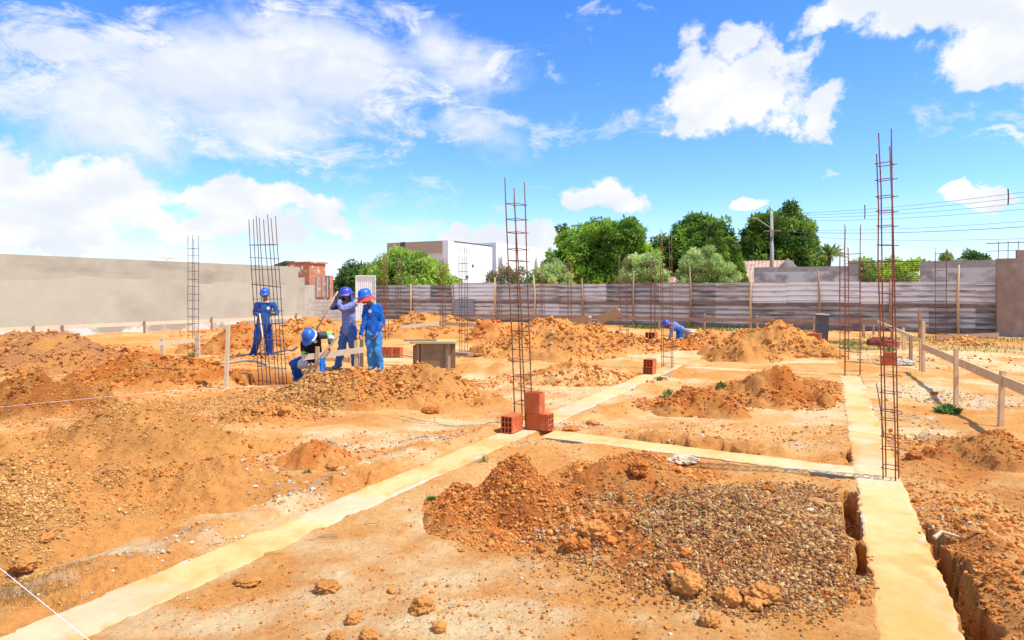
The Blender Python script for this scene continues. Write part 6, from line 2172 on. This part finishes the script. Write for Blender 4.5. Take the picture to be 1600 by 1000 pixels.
def person(label, loc, J, top_m, leg_m, look, helm_m, hand_side, gloves=None, boots=m_boot, voxel=.0105, waist=None, width=1.0, extra=None, far=False, hem=.1):
    """J: joints in world coordinates"""
    t0 = None
    hd = J['head']; Mh = face_frame(look)
    hw = lambda v: np.array(hd) + Mh @ np.array(v)
    fwd = -Mh[:, 1]
    parts = [ell(hw((0, .005, .03)), (.075, .092, .098), Mh), ell(hw((0, -.028, -.045)), (.055, .062, .062), Mh),
             cap(hw((0, .02, -.06)), .052, J['neck'], .058),
             cap(hw((0, -.088, .012)), .010, hw((0, -.108, -.018)), .014, 8),            # nose
             ell(hw((0, -.087, -.052)), (.026, .012, .010), Mh), ell(hw((0, -.086, -.064)), (.022, .011, .008), Mh),   # lips
             ell(hw((-.030, -.078, .030)), (.022, .012, .008), Mh), ell(hw((.030, -.078, .030)), (.022, .012, .008), Mh),
             ell(hw((0, -.078, -.088)), (.022, .016, .014), Mh),
             ell(hw((-.077, .012, .0)), (.012, .022, .032), Mh), ell(hw((.077, .012, .0)), (.012, .022, .032), Mh)]
    nk = np.array(J['neck']); hp = np.array(J['hip'])
    sR, sL = np.array(J['shR']), np.array(J['shL'])
    hR, hL = np.array(J['hipR']), np.array(J['hipL'])
    fr = norm(np.cross(sL - sR, nk - hp))      # front/back axis of the chest
    flat = (fr, .72)
    mid = (nk + hp) / 2
    parts += [cap(sR, .055, sL, .055), cap((sR + sL) / 2 - norm(nk - hp) * .12, .145, mid, .13, flat=flat), cap(mid, .125, hp, .135, flat=flat)]
    for k in 'RL':
        parts += [cap(J['sh' + k], .050, J['el' + k], .040), cap(J['el' + k], .040, J['wr' + k], .027),
                  cap(J['hip' + k], .085, J['kn' + k], .058), cap(J['kn' + k], .056, J['an' + k], .038)]
        parts += hand_parts(J['wr' + k], np.array(J['hd' + k]) - np.array(J['wr' + k]), hand_side[k])
        ft = np.array(J['ft' + k]); an = np.array(J['an' + k])
        parts += [cap(an + np.array([0, 0, -.03]), .036, ft, .034, flat=((0, 0, 1), .8))]
    v, f = remesh(parts, voxel * .8 if not far else voxel, 3)
    body = mk('person', v, f, m_skin, org=loc, smooth=True)
    tag(body, label, 'person')
    ORG[body.name] = np.array(loc, float)
    # shirt
    g = .012
    sp = [cap(sR, .066, sL, .066), cap(nk - norm(nk - hp) * .015, .066, nk - norm(nk - hp) * .07, .10, flat=(fr, .8)),
          cap((sR + sL) / 2 - norm(nk - hp) * .12, .163 * width, mid, .150 * width, flat=(fr, .74)),
          cap(mid, .147 * width, hp - norm(nk - hp) * hem * .6, .152 * width, flat=(fr, .78))]
    for k in 'RL':
        a, b_, c = map(np.array, (J['sh' + k], J['el' + k], J['wr' + k]))
        sp += [cap(a, .070, b_, .060), cap(b_, .060, c - norm(c - b_) * .0, .043), cap(c - norm(c - b_) * .03, .046, c, .045, 12)]
        # folds
        m_ = a * .5 + b_ * .5; sp.append(ell(m_, (.066, .066, .05)))
    v, f = remesh(sp, voxel, 3)
    n3 = np.array([mnoise.fractal(Vector(p_ * 7.0), .8, 2.2, 3) for p_ in v])
    cen = v.mean(0)
    v = v + (v - (cen + (v - cen) * np.array([.2, .2, 1]))) * (n3 * .16)[:, None]
    shirt = mk('shirt', v, f, top_m, body, smooth=True)
    # trousers
    tp = [cap(hp + norm(nk - hp) * .06, .138 * width, hp - norm(nk - hp) * .03, .150 * width, flat=(fr, .80))]
    for k in 'RL':
        a, b_, c = map(np.array, (J['hip' + k], J['kn' + k], J['an' + k]))
        tp += [cap(a, .108, b_, .082), cap(b_, .080, c + np.array([0, 0, .02]), .072), cap(c + np.array([0, 0, .06]), .074, c + np.array([0, 0, .0]), .078)]
    v, f = remesh(tp, voxel, 3)
    n3 = np.array([mnoise.fractal(Vector(p_ * np.array([9., 9, 6])), .8, 2.2, 3) for p_ in v])
    ax = norm(np.array([1, -.3, 0]))
    v = v + n3[:, None] * np.array([.022, .022, .004])
    mk('trousers', v, f, leg_m, body, smooth=True)
    for k in 'RL':
        ft = np.array(J['ft' + k]); an = np.array(J['an' + k])
        v, f = remesh([cap(an + np.array([0, 0, .04]), .056, an + np.array([0, 0, -.04]), .052), cap(an + np.array([0, 0, -.035]), .047, ft, .042, flat=((0, 0, 1), .85))], voxel, 2)
        mk('boot', v, f, boots, body, smooth=True)
        if gloves is not None:
            hp_ = hand_parts(J['wr' + k], np.array(J['hd' + k]) - np.array(J['wr' + k]), hand_side[k])
            v, f = remesh(hp_ + [cap(np.array(J['wr' + k]), .036, np.array(J['wr' + k]) - norm(np.array(J['wr' + k]) - np.array(J['el' + k])) * .03, .038)], .007, 1)
            vn_ = v
            mk('glove', vn_ + (vn_ - np.array(J['wr' + k])) * .05, f, gloves, body, smooth=True)
    for s_ in (-1, 1):
        e_ = ell(hw((s_ * .030, -.083, .012)), (.014, .006, .008), Mh); mk('eye', e_[0], e_[1], m_dark, body, smooth=True)
    h_ = helmet(body, hw((0, .0, .062)), Mh, helm_m)
    return body, shirt, Mh, hw


def emblem(shirt, body, x_, z_, r=.03, name='emblem', m=m_pale):
    """a small printed badge: the bit of cloth surface facing the viewer round x,z, lifted 4 mm"""
    me = shirt.data; o0 = ORG[body.name]
    cand = []
    for p in me.polygons:
        c = np.array(p.center[:]) + o0
        if abs(c[0] - x_) < r and abs(c[2] - z_) < r * .9 and p.normal[1] < -.1: cand.append(p)
    if not cand: return
    ym = min(p.center[1] for p in cand)
    cand = [p for p in cand if p.center[1] < ym + .12 and (p.center[0] + o0[0] - x_) ** 2 + (p.center[2] + o0[2] - z_) ** 2 < r * r]
    V = []; Fc = []; mp_ = {}
    for p in cand:
        q_ = []
        for vi in p.vertices:
            if vi not in mp_:
                mp_[vi] = len(V); w = me.vertices[vi]; V.append(np.array(w.co[:]) + np.array(w.normal[:]) * .004 + o0)
            q_.append(mp_[vi])
        Fc.append(tuple(q_))
    mk(name, V, Fc, m, shirt)


# worker 1, standing inside the view of the wide cage
Y1_ = 16.3; s1 = Y1_ / F


def J1(px, py, dy=0.0): return atY(px, py, Y1_ + dy)


gz = hz(*atY(412, 555, Y1_)[:2])
J = dict(head=J1(414, 462, -.03), neck=J1(414.5, 472.5), hip=J1(411, 507), shR=J1(402, 476, 0), shL=J1(427.5, 476, 0),
         elR=J1(398, 489, .02), elL=J1(433.5, 488, .02), wrR=J1(402.5, 492.5, -.25), wrL=J1(430, 490.5, -.22), hdR=J1(405, 492.5, -.34), hdL=J1(427.5, 490.5, -.31),
         hipR=J1(406, 510), hipL=J1(417, 510), knR=J1(401, 533, -.05), knL=J1(420, 532, -.05), anR=J1(397, 553, .05), anL=J1(421, 554, 0),
         ftR=J1(394.5, 557.5, -.10), ftL=J1(422, 558.5, -.16))
body, shirt, Mh, hw = person('person in royal blue with blue helmet standing behind the wide cage holding a shovel', tuple(J1(411, 556)), J, m_blue, m_navy, (.02, -1, -.14), m_helm,
                             dict(R=(1, 0, -.2), L=(-1, 0, -.2)), gloves=m_glove, boots=m_bootw, width=1.04)
emblem(shirt, body, J1(421, 0)[0], J1(0, 481.5)[2], .034)
mk('collar', *cap(J1(409, 472, -.07), .022, J1(421, 472, -.07), .022), m_pale, body, smooth=True)
e_ = ell(hw((0, -.098, -.055)), (.034, .012, .016), Mh); mk('smile', e_[0], e_[1], m_pale, body, smooth=True)
e_ = ell(hw((0, -.078, .012)), (.062, .022, .020), Mh); mk('glasses', e_[0], e_[1], m_dark, body, smooth=True)


def tool(label, p, q_, name='shovel', head=None, m=m_wood, r=.017):
    p = np.array(p, float); q_ = np.array(q_, float)
    t = thing(name, label, name.replace('_', ' '), tuple(q_))
    MB().tube([p, (p + q_) / 2 + np.array([0, 0, .005]), q_], [r * .9, r, r], 8).build('handle', m, t, smooth=True)
    d = norm(q_ - p)
    if head == 'hoe':
        s_ = norm(np.cross(d, (0, 0, 1)))
        n_ = np.cross(s_, d)
        V = [q_ - s_ * .09, q_ + s_ * .09, q_ + s_ * .11 + n_ * -.16 + d * .05, q_ - s_ * .11 + n_ * -.16 + d * .05]
        V = V + [v + d * .012 for v in V]
        mk('blade', V, [(0, 1, 2, 3), (7, 6, 5, 4), (0, 4, 5, 1), (1, 5, 6, 2), (2, 6, 7, 3), (3, 7, 4, 0)], m_steel, t)
    elif head is None:
        s_ = norm(np.cross(d, (1, .35, .2))); n_ = np.cross(s_, d)
        V = []; F_ = []
        rows = [(0, .03), (.05, .09), (.16, .11), (.24, .08), (.29, .02)]
        for sg in (0, .006):
            for L, w in rows:
                for k in (-1, -.5, 0, .5, 1): V.append(q_ + d * L + s_ * w * k + n_ * (sg + .02 * k * k))
        m_ = len(rows) * 5
        for i in range(4):
            for k in range(4):
                a = i * 5 + k; F_ += [(a, a + 1, a + 6, a + 5), (a + m_, a + m_ + 5, a + m_ + 6, a + m_ + 1)]
        for i in range(4):
            F_ += [(i * 5, i * 5 + 5, i * 5 + 5 + m_, i * 5 + m_), (i * 5 + 4, i * 5 + 4 + m_, i * 5 + 9 + m_, i * 5 + 9)]
        mk('blade', V, F_, m_steel, t)
    return t


tool('pale handled shovel held by the worker behind the wide cage', J1(405.5, 490, -.36), J1(413, 545, -.75), m=m_wood3, r=.02)
tool('second thin handled shovel in the other hand of the worker behind the wide cage', J1(427.5, 488, -.33), J1(426, 552, .1), m=m_wood3, r=.014, head='none')

# worker 3, lavender shirt, hands on a long handle at face height
Y3_ = 13.7


def J3(px, py, dy=0.0): return atY(px, py, Y3_ + dy)


J = dict(head=J3(541, 463.5, -.05), neck=J3(545, 473), hip=J3(545, 510), shR=J3(536, 476.5, .12), shL=J3(553, 476, -.12),
         elR=J3(519.5, 480, .10), elL=J3(533.5, 482.5, -.33), wrR=J3(525.5, 468.5, -.06), wrL=J3(527, 470, -.20), hdR=J3(527, 461, -.08), hdL=J3(524.5, 463.5, -.20),
         hipR=J3(540, 514, .06), hipL=J3(550, 514, -.06), knR=J3(534.5, 543, .05), knL=J3(552.5, 543, -.10), anR=J3(528.5, 569, .12), anL=J3(555.5, 571, 0),
         ftR=J3(521, 574, .04), ftL=J3(549, 577, -.1))
body, shirt, Mh, hw = person('person in faded lavender shirt with gloved hands on a tall handle at face height', tuple(J3(545, 576)), J, m_lav, m_blue2, (-.75, -.62, -.12), m_helm2,
                             dict(R=(0, -1, 0), L=(.2, 1, 0)), gloves=m_glove, width=1.10)


def flap(body, hw, Mh, m, r0=.115, r1=.165, z0=.05, z1=-.055, a0=0, a1=360, name='neck_flap'):
    V = []; F_ = []
    n = 36; rows = 5
    for th in (0, .006):
        for i in range(rows + 1):
            f_ = i / rows
            for k in range(n + 1):
                a = R(a0 + (a1 - a0) * k / n)
                rr = r0 + (r1 - r0) * f_ ** 1.3 + .006 * math.sin(a * 9) * f_ + th
                V.append(hw((rr * math.cos(a) * .95, rr * math.sin(a) * 1.08, z0 + (z1 - z0) * f_ + .006 * math.sin(a * 7) * f_ + (.5 * th))))
    m_ = (rows + 1) * (n + 1)
    for i in range(rows):
        for k in range(n):
            a = i * (n + 1) + k; F_ += [(a, a + 1, a + n + 2, a + n + 1), (a + m_, a + m_ + n + 1, a + m_ + n + 2, a + m_ + 1)]
    for k in range(n):
        a = rows * (n + 1) + k; F_.append((a, a + 1, a + 1 + m_, a + m_))
    return mk(name, V, F_, m, body, smooth=True)


flap(body, hw, Mh, m_helm2, .118, .125, .05, -.12, 20, 160)
flap(body, hw, Mh, m_lav, .118, .165, .055, .03, 180, 360, 'visor_flap')
emblem(shirt, body, J3(549, 0)[0], J3(0, 527)[2], .03)
mk('navy_sleeve', *cap(J3(533, 478, .11), .066, J3(519.5, 480, .10), .061), m_navy, body, smooth=True)  # navy cap over the far upper sleeve
e_ = ell(hw((0, -.07, -.05)), (.062, .045, .045), Mh); mk('beard', e_[0], e_[1], m_dark, body, smooth=True)
tool('long bamboo coloured handle slanting down from the hands of the worker in lavender', J3(528, 455, -.19), J3(492, 520, -.30), name='digging_pole', m=m_wood, head='hoe', r=.018)

# worker 4, blue shirt, red flap, looking down to the left
Y4_ = 13.4


def J4(px, py, dy=0.0): return atY(px, py, Y4_ + dy)


J = dict(head=J4(571, 466, -.10), neck=J4(579, 475), hip=J4(583, 520), shR=J4(572, 480.5, -.02), shL=J4(592, 480, .02),
         elR=J4(569, 502, -.06), elL=J4(597, 503, 0.0), wrR=J4(564, 521, -.14), wrL=J4(588, 524, -.2), hdR=J4(563, 528, -.16), hdL=J4(584, 529, -.25),
         hipR=J4(578, 524), hipL=J4(590, 524), knR=J4(578.5, 548, -.05), knL=J4(590.5, 549, -.05), anR=J4(581, 571, 0), anL=J4(594, 573, 0),
         ftR=J4(577, 576, -.14), ftL=J4(592, 578, -.16))
body, shirt, Mh, hw = person('person in bright blue shirt with coral cloth brim under blue helmet looking down', tuple(J4(584, 577)), J, m_blue, m_lblue, (-.72, -.62, -.26), m_helm,
                             dict(R=(.6, -.6, 0), L=(-.6, -.4, 0)), width=1.02)
flap(body, hw, Mh, m_red, .114, .188, .040, -.045, 0, 360, 'cloth_brim')
emblem(shirt, body, J4(580, 0)[0], J4(0, 486)[2], .034, m=m_pale)
tool('short handled tool held low by the worker with the coral brim', J4(563.5, 524, -.18), J4(566, 545, -.2), m=m_wood, name='hand_tool', r=.014, head='none')

# worker 2, stooping into the hole
Y2_ = 12.5


def J2(px, py, dy=0.0): return atY(px, py, Y2_ + dy)


J = dict(head=J2(484, 528, -.55), neck=J2(488, 528.5, -.38), hip=J2(492, 555, .12), shR=J2(475, 533, -.34), shL=J2(500, 524, -.30),
         elR=J2(475, 550, -.42), elL=J2(517, 523.5, -.28), wrR=J2(485, 564, -.50), wrL=J2(517, 537, -.42), hdR=J2(486, 570, -.52), hdL=J2(514.5, 541.5, -.46),
         hipR=J2(483, 559, .08), hipL=J2(499, 558, .12), knR=J2(460, 568, -.22), knL=J2(500, 584, -.2), anR=J2(466, 592, -.05), anL=J2(500, 606, 0),
         ftR=J2(461, 596, -.18), ftL=J2(497, 611, -.12))
body, shirt, Mh, hw = person('person in black shirt and blue trousers stooping into the hole with a hoe', tuple(J2(484, 600)), J, m_blackc, m_blue, (-.10, -.62, -.72), m_helm,
                             dict(R=(0, -.5, -1), L=(0, -.5, -1)), width=1.0)
mk('sleeve', *cap(J2(501, 524, -.30), .076, J2(516.5, 523.5, -.28), .066), m_greyc, body, smooth=True)
mk('sleeve', *cap(J2(517, 525, -.285), .066, J2(517, 535, -.40), .052), m_greyc, body, smooth=True)
mk('hi_vis_band', *cap(J2(512.5, 523.6, -.283), .072, J2(516, 523.6, -.28), .070), m_hiv, body, smooth=True)
mk('hi_vis_band', *cap(J2(475.5, 553, -.435), .062, J2(480, 557, -.46), .056), m_hiv, body, smooth=True)
mk('silver_band', *cap(J2(516.8, 528, -.33), .066, J2(516.9, 529.5, -.34), .065), m_refl, body, smooth=True)
mk('silver_band', *cap(J2(471, 569, -.18), .098, J2(473.5, 568, -.16), .098), m_refl, body, smooth=True)
emblem(shirt, body, J2(494, 0, -.3)[0], J2(0, 533, -.3)[2], .03)
flap(body, hw, Mh, m_pale, .122, .150, .055, .035, 0, 360, 'helmet_rim_cloth')
tool('hoe gripped in both hands by the stooping worker', J2(531, 522, -.50), J2(466, 600, -.75), name='hoe', head='hoe', m=m_wood2, r=.02)

# worker 5, far, kneeling and bending forward
Y5_ = 22.0


def J5(px, py, dy=0.0): return atY(px, py, Y5_ + dy)


J = dict(head=J5(1042, 508), neck=J5(1047, 506), hip=J5(1061, 513), shR=J5(1048.5, 508, .16), shL=J5(1049, 507.5, -.16),
         elR=J5(1049, 518, .2), elL=J5(1049.5, 518, -.2), wrR=J5(1047, 527, .18), wrL=J5(1047, 527.5, -.2), hdR=J5(1045, 530, .18), hdL=J5(1045, 530.5, -.2),
         hipR=J5(1061, 515, .09), hipL=J5(1061, 515, -.09), knR=J5(1060, 528, .12), knL=J5(1060.5, 528, -.12), anR=J5(1063, 528, .46), anL=J5(1063, 528, .26),
         ftR=J5(1064, 529, .56), ftL=J5(1064, 529, .36))
body, shirt, Mh, hw = person('person in pale and royal blue work clothes crouching forward by the far pit', tuple(J5(1060, 530)), J, m_lav, m_blue, (-.85, -.2, -.7), m_helm2,
                             dict(R=(-1, 0, 0), L=(-1, 0, 0)), voxel=.014, far=True)
